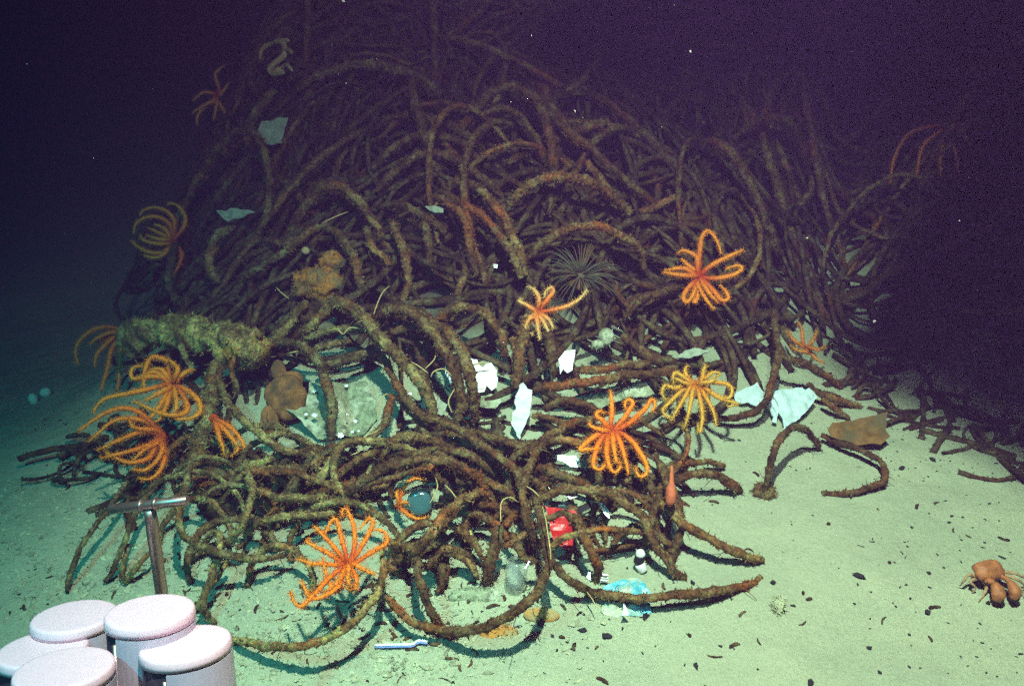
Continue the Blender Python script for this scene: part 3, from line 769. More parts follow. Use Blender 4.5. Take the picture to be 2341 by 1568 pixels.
star('g', (915, 880), [
 [(860,860),(750,790),(620,720),(500,660),(440,620),(470,580)], [(870,820),(770,690),(660,570),(560,470),(530,440)], [(910,800),(860,600),(820,450),(790,360),(740,370),(690,460),(660,550)],
 [(970,810),(1010,650),(1000,450),(960,320),(900,230),(860,270),(865,330)], [(1000,820),(1090,680),(1180,520),(1230,390),(1180,350),(1070,470)],
 [(1020,870),(1160,780),(1290,700),(1390,640),(1380,530),(1290,480),(1180,490)], [(1020,900),(1110,950),(1250,1010)], [(980,940),(1030,1060),(1010,1180),(930,1180),(900,1110),(920,1040)],
 [(940,950),(930,1080),(980,1180)], [(890,950),(840,1060),(780,1130),(640,1230)], [(850,940),(700,1060),(580,1190),(450,1330),(370,1390),(290,1330),(250,1210)],
 [(880,960),(820,1150),(640,1270),(500,1290),(420,1180),(380,1080)], [(840,900),(650,890),(500,880),(340,830)], [(870,960),(840,1100),(780,1210),(710,1110),(660,970),(630,820)]],
 "foremost orange sea star with straight spread arms over the front sand", .12, 6.4, red=(0.66, 0.10, 0.012), mid=(0.84, 0.175, 0.006), tip=(0.84, 0.26, 0.02), seed=7)
star('h', (1000, 620), [
 [(940,580),(850,560),(740,560),(640,575),(620,520),(650,470),(720,460)], [(950,560),(890,490),(790,490)], [(960,530),(960,430),(880,390),(820,380),(770,430),(740,540),(735,640),(745,700)],
 [(1020,560),(1040,480),(960,400)], [(1050,570),(1110,520),(1180,490)], [(930,630),(820,660),(680,690),(540,720),(400,750),(320,810),(280,880)], [(940,670),(850,720),(740,775)],
 [(940,720),(870,830),(800,920),(700,950)], [(970,720),(930,840),(880,940),(820,970)], [(1020,720),(1030,820),(1010,920)], [(1070,700),(1120,790),(1130,860),(1060,900),(940,900),(800,850),(650,780)],
 [(1090,660),(1180,720),(1240,800),(1240,880),(1160,930),(1060,940),(1000,920)], [(950,600),(870,530),(800,520),(690,590)]],
 "large orange sea star with yellow curled arms below the encrusted log", .16, 7.0, red=(0.66, 0.13, 0.012), mid=(0.82, 0.215, 0.008), seed=8)
star('h', (890, 1090), [
 [(830,1000),(700,880),(560,840),(420,870),(280,950),(150,1050)], [(850,1010),(740,960),(600,930),(460,960),(340,1050),(240,1140)], [(850,1060),(700,1060),(560,1110),(400,1180),(320,1220)],
 [(860,1130),(740,1190),(600,1230),(440,1270),(340,1290)], [(900,1140),(900,1230),(840,1330),(740,1400),(630,1390)], [(915,1150),(920,1300),(870,1420),(780,1480),(680,1470)],
 [(860,1150),(750,1210),(660,1290),(630,1320)], [(840,1180),(780,1290),(600,1330),(450,1270),(390,1230)], [(860,1040),(720,1030),(640,1010),(600,940)]],
 "orange sea star sweeping its arms leftward under the large curled star", .13, 6.4, mid=(0.84, 0.165, 0.006), tip=(0.84, 0.26, 0.02), seed=9)
star('h', (1365, 930), [
 [(1390,945),(1500,1000),(1590,1090),(1640,1200),(1620,1300)], [(1390,1000),(1420,1110),(1450,1200),(1460,1270)], [(1440,1010),(1560,1150),(1580,1220),(1520,1270)]],
 "orange sea star half hidden behind a pillar, showing three arms", .10, 6.2, seed=10)
star('h', (560, 160), [
 [(530,130),(400,110),(270,140),(160,230),(120,330),(140,440)], [(520,150),(400,170),(300,220),(250,270)], [(480,190),(380,280),(310,360),(290,470)], [(450,300),(410,470),(380,580),(350,680)],
 [(530,330),(515,520),(500,680)], [(500,160),(360,230),(320,250)]],
 "dull orange sea star reaching left from behind the encrusted log", .07, 5.6, mid=(0.80, 0.17, 0.012), tip=(0.8, 0.24, 0.02), seed=11)
star('i', (1190, 600), [
 [(1210,520),(1210,370),(1130,270),(1000,230),(880,260),(840,310)], [(1190,520),(1160,410),(1060,340),(940,330),(820,380),(780,450),(775,510)], [(1160,560),(1060,510),(930,450)],
 [(1160,540),(1110,460),(1000,410)], [(1150,580),(1040,570),(910,530)], [(1150,620),(1020,620),(900,590),(840,530)], [(1150,660),(1070,720),(940,710),(830,660),(750,590)],
 [(1150,680),(1060,760),(960,770),(880,740)], [(1240,540),(1320,430),(1330,330),(1270,230),(1190,185),(1140,200)], [(1240,640),(1290,740),(1260,860),(1190,970)]],
 "orange sea star on the mound's left edge, arms curled like a ball", .10, 5.4, mid=(0.86, 0.24, 0.012), tip=(0.86, 0.36, 0.03), seed=12)
star('d', (497, 220), [
 [(500,200),(492,170),(512,150)], [(490,230),(470,240),(440,258)], [(492,225),(455,260),(450,285)], [(500,235),(515,260),(518,285)], [(495,240),(488,275)], [(505,215),(524,190)], [(490,215),(465,212),(442,230)]],
 "dim small sea star far up on the left of the dark mound", .13, 4.0, mid=(0.8, 0.28, 0.03), tip=(0.8, 0.42, 0.08), seed=13)
star('d', (2160, 290), [
 [(2140,288),(2080,305),(2045,360),(2035,420)], [(2150,300),(2110,335),(2095,400)], [(2160,305),(2150,360),(2150,405)], [(2175,292),(2215,325),(2228,380),(2215,425)], [(2185,283),(2240,298),(2265,345)], [(2165,300),(2185,350),(2190,405)]],
 "barely visible sea star with drooping arms in the dark far right", .06, 4.4, mid=(0.55, 0.2, 0.03), seed=14)
star('d', (1848, 802), [
 [(1832,790),(1812,775),(1800,755)], [(1836,785),(1834,760),(1826,735)], [(1852,795),(1870,800),(1888,790)], [(1850,790),(1862,772),(1866,755)], [(1842,805),(1822,800),(1808,790)], [(1855,808),(1868,822),(1885,830)]],
 "dull orange sea star crouched low at the right foot of the mound", .05, 4.6, mid=(0.55, 0.17, 0.02), tip=(0.55, 0.25, 0.04), seed=15)
star('c5', (1650, 350), [
 [(1680,390),(1730,425),(1790,445),(1855,430)], [(1665,335),(1690,325),(1715,335)], [(1640,300),(1630,265),(1650,235)], [(1665,260),(1720,180),(1780,160),(1835,180)]],
 "small orange sea star wrapped round the bottle inside the front arch", .05, 5.0, seed=16)

# ------------------------------------------------------------------ sheets and shards of litter
def sheet(name, fr, outline, label, cat, mat, lift=0.02, nrm=(0, -0.55, 0.85), thick=0.0025, crumple=0.004, cscale=30, group=None, cuts=3, anchor=None, ribs=0):
    g = random.Random(len(label)*7+len(outline))
    P2 = D(fr, outline)
    for lev in range(2):
        Q2 = []
        for (x1, y1), (x2, y2) in zip(P2, P2[1:]+P2[:1]):
            Q2.append((x1, y1))
            L = math.hypot(x2-x1, y2-y1)
            if L > 4: Q2.append(((x1+x2)/2 - (y2-y1)*g.gauss(0, .055), (y1+y2)/2 + (x2-x1)*g.gauss(0, .055)))
        P2 = Q2
    cx = sum(p[0] for p in P2)/len(P2); cy = sum(p[1] for p in P2)/len(P2)
    if anchor: (cx, cy), = D(fr, [anchor])
    d0 = hit(cx, cy, lift, surf=lambda x, y: max(ground(x, y), mound(x, y)))
    C = at_depth(cx, cy, d0)
    n = Vector(nrm).normalized(); o = Vector((0, 0, CAM_Z))
    pts = []
    for x, y in P2:
        r = ray(x, y)
        d = (C-o).dot(n)/r.dot(n)
        d = min(max(d, d0-0.12), d0+0.12)
        pts.append(o + r*d)
    bm = bmesh.new()
    vs = [bm.verts.new(p-C) for p in pts]
    f = bm.faces.new(vs)
    bmesh.ops.triangulate(bm, faces=[f])
    for _ in range(cuts):
        long = [e for e in bm.edges if e.calc_length() > 0.007]
        if long: bmesh.ops.subdivide_edges(bm, edges=long, cuts=1)
        bmesh.ops.triangulate(bm, faces=[q for q in bm.faces if len(q.verts) > 3])
    bm.normal_update()
    sgn = 1
    avg = Vector((0, 0, 0))
    for q in bm.faces: avg += q.normal*q.calc_area()
    if avg.dot(n) < 0:
        bmesh.ops.reverse_faces(bm, faces=bm.faces)
    for v in bm.verts:
        w = v.co + C
        k = mnoise.noise(w*cscale)*1.0 + 0.5*mnoise.noise(w*cscale*2.3)
        if ribs: k += 0.6*math.sin(w.x*ribs)
        v.co += n*k*crumple
    me = bpy.data.meshes.new(name); bm.to_mesh(me); bm.free()
    me.materials.append(mat)
    ob = bpy.data.objects.new(name, me); COL.objects.link(ob); ob.location = C
    md = ob.modifiers.new("thickness", 'SOLIDIFY'); md.thickness = thick; md.offset = -1
    tag(ob, label, cat, group)
    return ob

FACE = (0.05, -0.75, 0.65)
sheet("foam_piece", 'c3', [(1850,335),(1910,345),(1925,390),(1950,400),(1975,365),(2010,368),(2045,420),(2055,480),(2045,540),(2010,565),(1975,525),(1960,570),(1900,580),(1885,480),(1865,400)],
      "white notched foam piece right of the two arching tubes", "foam piece", M_WHITE, .03, FACE, .006, .001)
sheet("plastic_scrap", 'c3', [(1690,360),(1720,440),(1740,510),(1715,510),(1680,440)], "narrow white scrap wedged left of the arching tubes", "plastic scrap", M_WHITE, .03, FACE)
sheet("foam_shard", 'c4', [(425,600),(450,530),(480,510),(510,555),(540,565),(535,640),(520,740),(470,850),(455,910),(430,880),(390,790),(400,720),(425,700),(415,650)],
      "tall white jagged shard standing at the centre of the pile", "foam shard", M_WHITE, .055, (0.1, -0.9, 0.35), .008, .002, 40)
sheet("plastic_strip", 'c4', [(720,310),(770,285),(845,275),(840,330),(825,420),(790,440),(760,410),(740,450)], "upright white plastic strip under the small middle star", "plastic strip", M_WHITE, .05, FACE, .004, .003, 30)
sheet("plastic_scrap", 'c4', [(645,325),(665,328),(684,440),(660,410)], "thin white splinter left of the upright plastic strip", "plastic scrap", M_WHITE, .05, FACE)
sheet("plastic_shard", 'c7', [(220,600),(310,560),(390,520),(420,580),(452,600),(440,660),(380,700),(330,665),(230,660)], "smaller pale blue shard lying right of the yellow orange star", "plastic shard", M_PALE, .012, (0.05, -0.35, 0.9), .003, .006)
sheet("plastic_shard", 'c7', [(490,590),(600,570),(720,560),(740,582),(765,566),(830,630),(770,710),(700,790),(640,820),(580,870),(570,790),(545,740),(528,820),(500,810),(512,770),(470,700),(490,650)],
      "larger pale blue shard with torn left edge on the right sand", "plastic shard", M_PALE, .03, (0.1, -0.45, 0.88), .003, .008)
sheet("silted_sheet", 'c3', [(560,700),(700,680),(720,500),(860,505),(980,520),(1120,500),(1190,620),(1200,760),(1100,870),(940,890),(850,905),(780,900),(690,820),(620,740)],
      "crumpled silt-covered sheet with white flecks right of the brown slab", "plastic sheet", M_SILTED, .018, (0.1, -0.6, 0.8), .003, .018, 20, cuts=4)
sheet("silted_sheet", 'c4', [(740,630),(900,600),(1100,550),(1180,530),(1260,520),(1350,560),(1340,600),(1120,650),(950,690),(850,650)],
      "long silt-covered sheet with a broken white rim behind the largest star", "plastic sheet", M_SILTED, .035, (0, -0.5, 0.86), .003, .006, 30)
sheet("ribbed_piece", 'c6', [(1010,140),(1060,138),(1140,145),(1168,175),(1170,200),(1155,230),(1100,225),(1060,195),(1010,175)], "white ribbed piece lying left of the largest star", "plastic piece", M_WHITE, .08, (0, -0.6, 0.8), .004, .0018, 20, ribs=900)
small = [
 ([(450,35),(480,55),(525,70),(470,88)], "white chip lying left of the white ribbed piece"),
 ([(556,140),(600,158),(596,168),(560,150)], "tiny white sliver on a tube left of the ribbed piece"),
 ([(890,235),(920,222),(950,235),(915,252)], "small white oval chip just below the ribbed piece"),
 ([(1000,350),(1030,350),(1085,372),(1010,392)], "white triangular chip between two tubes below the ribbed piece"),
 ([(945,355),(975,395),(952,392)], "narrow white chip beside the triangular one"),
 ([(1070,428),(1155,432),(1090,456)], "white flake showing just under the thick arching tube"),
 ([(1015,483),(1065,487),(1065,499),(1018,497)], "short white bar above the red wrapper"),
 ([(775,940),(808,885),(820,893),(790,947)], "white splinter leaning beside the clear cup"),
 ([(1215,1005),(1230,965),(1248,970),(1250,1028)], "white pointed chip left of the striped card"),
 ([(1290,470),(1330,475),(1375,530),(1380,590),(1360,575),(1325,520)], "curved white rim fragment on the sand right of the red wrapper"),
 ([(905,495),(925,490),(915,505)], "tiny white fleck at the red wrapper's top corner"),
]
for pts, lab in small:
    sheet("plastic_chip", 'c6', pts, lab, "plastic chip", M_WHITE, .078, (0, -0.6, 0.8), .002, .001, 40)
sheet("plastic_wrapper", 'c6', [(920,500),(1000,515),(1090,530),(1140,540),(1155,600),(1135,700),(1125,800),(1060,800),(985,745),(960,640)], "crumpled red wrapper showing through the front tubes", "wrapper", M_RED, .075, (0.1, -0.7, 0.7), .002, .007, 26)
sheet("plastic_wrapper", 'c6', [(1330,1060),(1420,1040),(1560,1005),(1620,1040),(1672,1100),(1675,1255),(1560,1280),(1470,1278),(1380,1285),(1320,1240),(1345,1150)], "crumpled turquoise wrapper pinned under the long front tube", "wrapper", M_WRAP, .012, (0.05, -0.4, 0.9), .0015, .010, 30, cuts=4)
sheet("paper_scrap", 'c6', [(1480,1185),(1520,1265),(1465,1272)], "white folded corner standing on the turquoise wrapper", "paper scrap", M_WHITE, .028, (0, -0.8, 0.5), .001, .001)
sheet("leaf_sheet", 'c7', [(930,830),(1080,800),(1200,775),(1340,745),(1335,860),(1355,920),(1290,985),(1170,985),(1050,965),(920,930),(900,880)], "large brown leaf-like sheet on the sand beyond the half loop", "leaf", M_LEAF, .04, (0.0, -0.5, 0.85), .003, .013, 18)
sheet("pale_scrap", 'k', [(1795,825),(1870,832),(1920,812),(1975,810),(1952,900),(1930,980),(1870,1000),(1790,985),(1770,920)], "square pale green scrap hanging high on the upper left mound", "plastic scrap", M_DIM, .11, FACE, .003, .012, 26)
sheet("pale_scrap", 'k', [(1480,1445),(1620,1430),(1750,1450),(1660,1490),(1560,1520)], "dim grey green scrap right of the ball-curled star", "plastic scrap", M_DIM, .10, (0,-.6,.8), .003, .010)
sheet("pale_scrap", 'c1', [(1830,280),(1900,285),(1960,308),(1962,335),(1905,338)], "small greenish scrap caught on tubes in the middle of the upper mound", "plastic scrap", M_DIM, .10, (0,-.6,.8), .003, .008)
sheet("pale_scrap", 'c4', [(1560,330),(1620,280),(1690,260),(1800,282),(1720,312),(1650,335)], "flat grey green scrap above the yellow orange star", "plastic scrap", M_DIM, .05, (0,-.5,.85), .004, .003)
sheet("grey_scrap", 'c6', [(545,1380),(640,1350),(738,1318),(755,1340),(690,1358),(610,1392),(565,1415)], "flat grey scrap on the sand below the big front circle", "plastic scrap", M_DIM, .008, (0,-.3,.95), .003, .002)
sheet("pale_scrap", 'c4', [(180,600),(300,590),(330,640),(280,690),(170,680)], "silty pale panel below the white notched foam piece", "plastic sheet", M_SILTED, .03, (0,-.5,.85), .003, .003)
sheet("pale_scrap", 'c3', [(1450,640),(1600,600),(1700,660),(1660,740),(1560,720)], "pale bluish grey scrap between the two long arching tubes", "plastic sheet", M_DIM, .03, (0,-.6,.8), .003, .003)

# white flecks on the silted sheet, loose chips
for k, (x, y, s) in enumerate([(985,530,14), (1045,780,16), (1025,855,13), (940,880,26), (760,735,22), (700,730,14), (1435,585,14), (320,975,22), (990,730,9), (1070,850,9), (760,570,18)]):
    pts = [(x+s*math.cos(a)*rng.uniform(.7, 1.2), y+s*0.7*math.sin(a)*rng.uniform(.7, 1.2)) for a in np.linspace(0, 2*math.pi, 7)[:-1]]
    lab = "tiny white fleck lying on the silt-covered sheet right of the brown slab"
    if k == 6: lab = "white fleck on the thick arching tube at the pile's centre"
    if k == 7: lab = "pale bluish shell stuck right of the half-hidden star's arms"
    sheet("shell_fleck", 'c3', pts, lab, "shell fleck", M_WHITE if k != 7 else M_SHELL, .045 if k != 6 else .1, (0, -.7, .7), .003, .001, group="white flecks in the pile", cuts=1)
sheet("shell_fleck", 'd', [(1128,603),(1138,605),(1137,613),(1129,612)], "white fleck deep between tubes above the foam piece", "shell fleck", M_WHITE, .09, FACE, .002, .001, cuts=1)

# ------------------------------------------------------------------ lathed and lumpy things
def lathe(profile, axis_pts, seg=24):
    """profile (t, r) along the straight line a->b"""
    a, b = Vector(axis_pts[0]), Vector(axis_pts[1])
    w = (b-a); L = w.length; w.normalize()
    u = w.orthogonal().normalized(); v = w.cross(u)
    V, F = [], []
    for t, r in profile:
        for k in range(seg):
            an = 2*math.pi*k/seg
            V.append(tuple(a + w*L*t + (u*math.cos(an)+v*math.sin(an))*r))
    n = len(profile)
    F = [(i*seg+j, i*seg+(j+1) % seg, (i+1)*seg+(j+1) % seg, (i+1)*seg+j) for i in range(n-1) for j in range(seg)]
    F += [tuple(range(seg-1, -1, -1)), tuple((n-1)*seg+j for j in range(seg))]
    return np.array(V), F

def lump(c, rad, rot=None, noise_amp=0.2, scale=30, sub=4):
    bm = bmesh.new(); bmesh.ops.create_icosphere(bm, subdivisions=sub, radius=1)
    V = np.array([tuple(v.co) for v in bm.verts]); F = [tuple(v.index for v in f.verts) for f in bm.faces]
    bm.free()
    N = V.copy()
    W = V*np.array(rad)
    W = W + N*((vnoise(W+np.array(c), scale, 2.2)+0.5*vnoise(W+np.array(c), scale*2.7, 4.1))*noise_amp*min(rad))[:, None]
    if rot is not None: W = W @ np.array(rot).T
    return W + np.array(c), F, N

def pxm(d): return d/FPX

# thick encrusted log across the left of the mound
pts = [(282,800),(310,772),(360,760),(430,762),(500,778),(560,795),(598,815)]
P, dm = px_path(pts, .02, 40, (.12, .10))
path = catmull(P, 0.006)
rr = 40*dm/FPX*np.interp(np.linspace(0, 1, len(path)), [0, .08, .5, .9, 1], [.55, .85, .95, 1.0, .95])
V, F, N, T = sweep(path, rr*(1+.16*np.sin(np.linspace(0, 17, len(path)))), 30, bumps=0.016, bscale=30)
hv, hf, _ = add_hairs(V, N, 1500, 0.003, 0.012, 0.0014, 5)
V, F = join([(V, F), (hv, hf)])
tag(link_mesh("encrusted_log", V, F, M_LOG), "thick pale-crusted log lying across the left of the mound", "log")
pts = [(492,838),(482,900),(468,960),(450,1030),(438,1075)]
P, dm = px_path(pts, .02, 36, (.10, .04))
path = catmull(P, 0.006)
V, F, N, T = sweep(path, np.full(len(path), 19*dm/FPX), 18, bumps=0.008, bscale=36)
hv, hf, _ = add_hairs(V, N, 1100, 0.003, 0.012, 0.0014, 6)
V, F = join([(V, F), (hv, hf)])
tag(link_mesh("encrusted_pillar", V, F, M_TUBE_SILT), "upright crusted pillar right of the large curled star", "pillar")

def px_lump(name, x, y, rx, ry, label, cat, mat, lift, amp=.3, scale=30, hairs=0, rz=None, fr='d', seed=1, sub=4):
    (x, y), = D(fr, [(x, y)]); s = FR[fr][2]; rx *= s; ry *= s
    d = hit(x, y, lift) if x > 240 else hit(x, y, lift, surf=ground)
    C = at_depth(x, y, d); m = pxm(d)
    n = (Vector((0, 0, CAM_Z))-C).normalized().to_track_quat('Z', 'Y').to_matrix()
    V, F, N = lump(C, (rx*m, ry*m, (rz or min(rx, ry))*m), n, amp, scale, sub)
    if hairs:
        hv, hf, _ = add_hairs(V, N @ np.array(n).T, hairs, 0.003, 0.011, 0.0012, seed)
        V, F = join([(V, F), (hv, hf)])
    return tag(link_mesh(name, V, F, mat), label, cat)
bits = []
for x, y, rx, ry, am in [(555,610,150,165,.28), (505,420,52,75,.3), (600,500,80,80,.3), (445,790,62,120,.3)]:
    (X, Y), = D('c3', [(x, y)]); d = hit(X, Y, .05); C = at_depth(X, Y, d); m = pxm(d)*.3236
    n = (Vector((0, 0, CAM_Z))-C).normalized().to_track_quat('Z', 'Y').to_matrix()
    v, f, _ = lump(C, (rx*m, ry*m, min(rx, ry)*m*.45), n, am, 34, 4); bits.append((v, f))
V, F = join(bits)
tag(link_mesh("brown_slab", V, F, M_SLAB), "rounded brown slab standing under the log's right end", "sponge slab")
px_lump("ochre_sponge", 1080, 830, 190, 120, "lumpy ochre sponge on the mound above the log", "sponge", M_YSPONGE, .04, .5, 22, 900, fr='c1')
px_lump("ochre_sponge", 1170, 690, 90, 80, "smaller orange brown lump behind the lumpy ochre sponge", "sponge", M_YSPONGE, .05, .5, 26, 300, fr='c1')
px_lump("yellow_sponge", 990, 600, 30, 28, "little yellow ball sponge above the ochre sponge", "sponge", M_PALEORG, .06, .2, 40, fr='c1', sub=3)
px_lump("pale_sponge", 1060, 190, 55, 60, "pale silty round sponge above the long straight tube", "sponge", M_SILTED, .05, .35, 30, 100, fr='c4')
px_lump("pale_sponge", 1000, 240, 45, 35, "small pale sponge at the foot of the silty round one", "sponge", M_SILTED, .05, .35, 30, 60, fr='c4')
px_lump("ring_shadow_lump", 522, 1150, 52, 44, "dark lump put in as the shadow inside the left tube ring", "clump", M_TANGLE, .02, .5, 25, 700)  # dark lump stands in for the shadow within the ring
px_lump("jelly_lump", 900, 1270, 130, 55, "brownish jelly-like lump on the sand below the big front circle", "jelly", M_ORANGESTAIN, .008, .25, 30, fr='c6', rz=9)
px_lump("orange_mat", 600, 1400, 140, 60, "orange crumbly growth on the sand at the bottom of the circle", "growth", M_ORANGESTAIN, .002, .7, 30, 160, fr='c6', rz=7)
px_lump("silt_clump", 430, 1150, 190, 75, "flat fuzzy yellowish mat of growth inside the big front circle", "growth", M_SILTED, .001, .8, 45, 260, fr='c6', rz=10)
px_lump("pale_shell", 75, 912, 10, 14, "pale upright shell on the dim left sand", "shell", M_SHELL, .012, .15, 40, sub=3)
px_lump("pale_shell", 103, 897, 12, 11, "rounder pale shell behind the upright one on the left sand", "shell", M_SHELL, .012, .15, 40, sub=3)
px_lump("mud_tuft", 1780, 1385, 14, 20, "small brownish tuft standing on the open right sand", "tuft", M_GRIT, .012, .5, 60, 160, sub=3)
px_lump("weed_tuft", 1745, 1120, 22, 18, "brown weedy tuft at the foot of the hooked lone tube", "tuft", M_TUBE, .012, .6, 50, 300, sub=3)

# pink drop-shaped sponge on the upright tube
a = D('c6', [(1822, 215), (1808, 505)])
d = hit(a[1][0], a[1][1], .05) - 0.10
V, F = lathe([(0, .0020), (.2, .0032), (.40, .0044), (.52, .0072), (.65, .0096), (.78, .0102), (.88, .0090), (.95, .0060), (1, .002)], [at_depth(*a[0], d), at_depth(*a[1], d)], 16)
V = V + np.stack([vnoise(V, 95, 3), vnoise(V, 95, 7), vnoise(V, 95, 11)], 1)*0.0022
tag(link_mesh("pink_sponge", V, F, M_PINK), "pink orange drop-shaped sponge hanging on the upright bent tube", "sponge")

# curled pale creature high on the left
def branch(fr, pts, r_px, lift, sides=10):
    P, dm = px_path(D(fr, pts), .0, r_px, (lift, lift))
    path = catmull(P, .006)
    r = r_px*dm/FPX
    V, F, N, T = sweep(path, r*np.interp(np.linspace(0, 1, len(path)), [0, .3, .8, 1], [.55, 1, 1, .5]), sides, bumps=r*.35, bscale=50)
    return V, F
V, F = join([branch('k', [(1785,410),(1800,340),(1860,302),(1930,292),(1955,335),(1945,385),(1880,440),(1850,480),(1890,512),(1950,500)], 7, .14),
             branch('k', [(1900,290),(1940,278),(1985,282)], 5, .14), branch('k', [(1945,350),(1980,345),(2002,368)], 5, .14),
             branch('k', [(1920,470),(1965,448),(2005,490)], 4.5, .14)])
d = hit(637, 163, .14); L2, F2, _ = lump(at_depth(637, 163, d), (.016, .014, .013), None, .3, 40, 3)
V, F = join([(V, F), (L2, F2)])
tag(link_mesh("pale_coral", V, F, M_PALEORG), "pale curled coral high above the square scrap in the murk", "coral")
P, dm = px_path([(596, 230), (600, 205), (612, 180), (628, 168)], .0, 8, (.04, .13))
V, F = tube_mesh(catmull(P, .006), .008, 8)
tag(link_mesh("encrusted_tube", V, F, M_TUBE), "thin stalk rising to the pale curled coral", "tube", G_MOUND)

# grey anemone under the middle arch
(cx, cy), = D('c2', [(1170, 790)])
d0 = hit(cx, cy, .03); C = at_depth(cx, cy, d0); m = pxm(d0)
n = Vector((0.05, -0.55, 0.83)).normalized(); q = n.to_track_quat('Z', 'Y').to_matrix()
parts = [lump(C, (34*m, 34*m, 12*m), q, .25, 40, 3)[:2]]
for k in range(95):
    an = k*2.39996+rng.gauss(0, .3); rr_ = rng.uniform(.3, 1.0)
    L = rng.uniform(35, 95)*m
    e1 = Vector((math.cos(an), math.sin(an), 0))
    pth = []
    for t in np.linspace(0, 1, 6):
        loc = e1*(18*m*rr_ + L*t*0.95) + Vector((0, 0, 1))*(10*m + L*0.45*math.sin(t*2.4)*(1.15-rr_*.5))
        pth.append(tuple(C + q @ loc))
    pa = np.array(pth)
    V, F, N, T = sweep(pa, np.linspace(.0016, .0006, 6), 5)
    parts.append((V, F))
V, F = join(parts)
tag(link_mesh("sea_anemone", V, F, M_ANEM), "grey anemone with long thin tentacles under the middle tube arch", "anemone")

# pale thread worms
def worm(fr, pts, label, lift, r=1.6):
    P, dm = px_path(D(fr, pts), .01, r, (lift, lift))
    path = catmull(P, .004)
    V, F, N, T = sweep(path, r*dm/FPX*np.interp(np.linspace(0, 1, len(path)), [0, .2, .8, 1], [.6, 1, 1, .5]), 6)
    tag(link_mesh("thread_worm", V, F, M_WORM), label, "worm", "thin pale worms draped over the tubes")
for fr, pts, lab, lf in [
 ('c3', [(1195,720),(1225,670),(1240,610),(1265,588),(1290,592)], "pale worm curled like a hook right of the silt-covered sheet", .10),
 ('c3', [(1015,1020),(1060,1000),(1100,970),(1110,900),(1150,870),(1200,850),(1230,820)], "long yellowish worm winding below the silt-covered sheet", .09),
 ('c3', [(860,140),(920,130),(960,165),(1010,120),(1090,130)], "zigzag pale worm below the ochre sponge", .10),
 ('c3', [(1580,470),(1600,430),(1660,410),(1700,430),(1730,465)], "arched pale worm crossing the narrow white scrap", .13),
 ('c3', [(1730,720),(1705,650),(1720,600),(1750,550)], "slim pale worm hanging right of the bluish grey scrap", .13),
 ('c3', [(1440,360),(1500,395),(1560,440)], "short thin worm between the arching tubes' tops", .12),
 ('c3', [(1540,410),(1600,350),(1620,300)], "thin worm standing up beside the arching tubes", .12),
 ('c6', [(612,610),(610,520),(625,460),(680,440),(735,475)], "tall arched pale worm left of the big circle's top", .16),
 ('c6', [(905,500),(930,600),(945,700),(960,800),(965,880)], "straight pale worm lying along the thick circle tube", .17),
 ('c6', [(1220,1040),(1225,1110),(1260,1160),(1285,1220)], "pale worm hanging left of the turquoise wrapper", .03),
 ('c6', [(215,350),(260,395),(295,440)], "short stout pale worm on the inner arch tube", .16),
 ('c6', [(150,300),(165,360),(140,430),(110,480)], "pale worm drooping right of the round bottle", .14),
 ('c1', [(1470,1050),(1490,990),(1530,900),(1580,850)], "thin upright worm right of the ochre sponge", .10),
 ('c1', [(1100,410),(1180,370),(1290,325)], "thin straight worm on the tubes above the ochre sponge", .10),
 ('c1', [(780,860),(820,900),(870,940)], "short worm left of the ochre sponge", .09),
 ('c3', [(575,300),(610,292),(645,285)], "tiny pale worm on the tube right of the log", .11),
 ('c4', [(100,390),(150,375),(200,370),(240,372)], "thin worm draped over the notched foam piece", .06),
 ('c6', [(790,360),(840,390),(880,430)], "thin worm lying on the tubes above the red wrapper", .14),
]:
    worm(fr, pts, lab, lf)

# ------------------------------------------------------------------ bottle, cup, capsule, brush, card
def lathe_px(fr, a, b, prof, da, db, seg=28):
    (ax, ay), (bx, by) = D(fr, [a, b])
    return lathe(prof, [at_depth(ax, ay, da), at_depth(bx, by, db)], seg)
# round bottle looking out of the arch, base toward the camera
(bx, by), = D('c5', [(1790, 330)])
d = hit(bx, by, .045); C = at_depth(bx, by, d); tocam = (Vector((0, 0, CAM_Z))-C).normalized()
back = C - tocam*.14 + Vector((.012, 0, .01))
V, F = lathe([(0, .012), (0, .021), (.03, .024), (.10, .025), (.6, .025), (.75, .018), (.82, .010), (1, .010)], [C, back], 28)
bot = link_mesh("glass_bottle", V, F, M_BOTTLE)
tag(bot, "round bluish glass bottle lying base outward inside the front arch", "bottle")
# clear cup
(ax, ay), = D('c6', [(715, 1075)])
d = hit(ax, ay, .012)
V, F = lathe_px('c6', (705, 1085), (730, 880), [(0, .012), (.04, .016), (.5, .0195), (.85, .020), (1, .016), (1, .0145), (.85, .0185), (.5, .018), (.08, .0145), (.06, .010)], d, d-0.012)
tag(link_mesh("clear_cup", V, F, M_CLEAR), "clear plastic cup leaning on the sand by the thick tube stump", "cup")
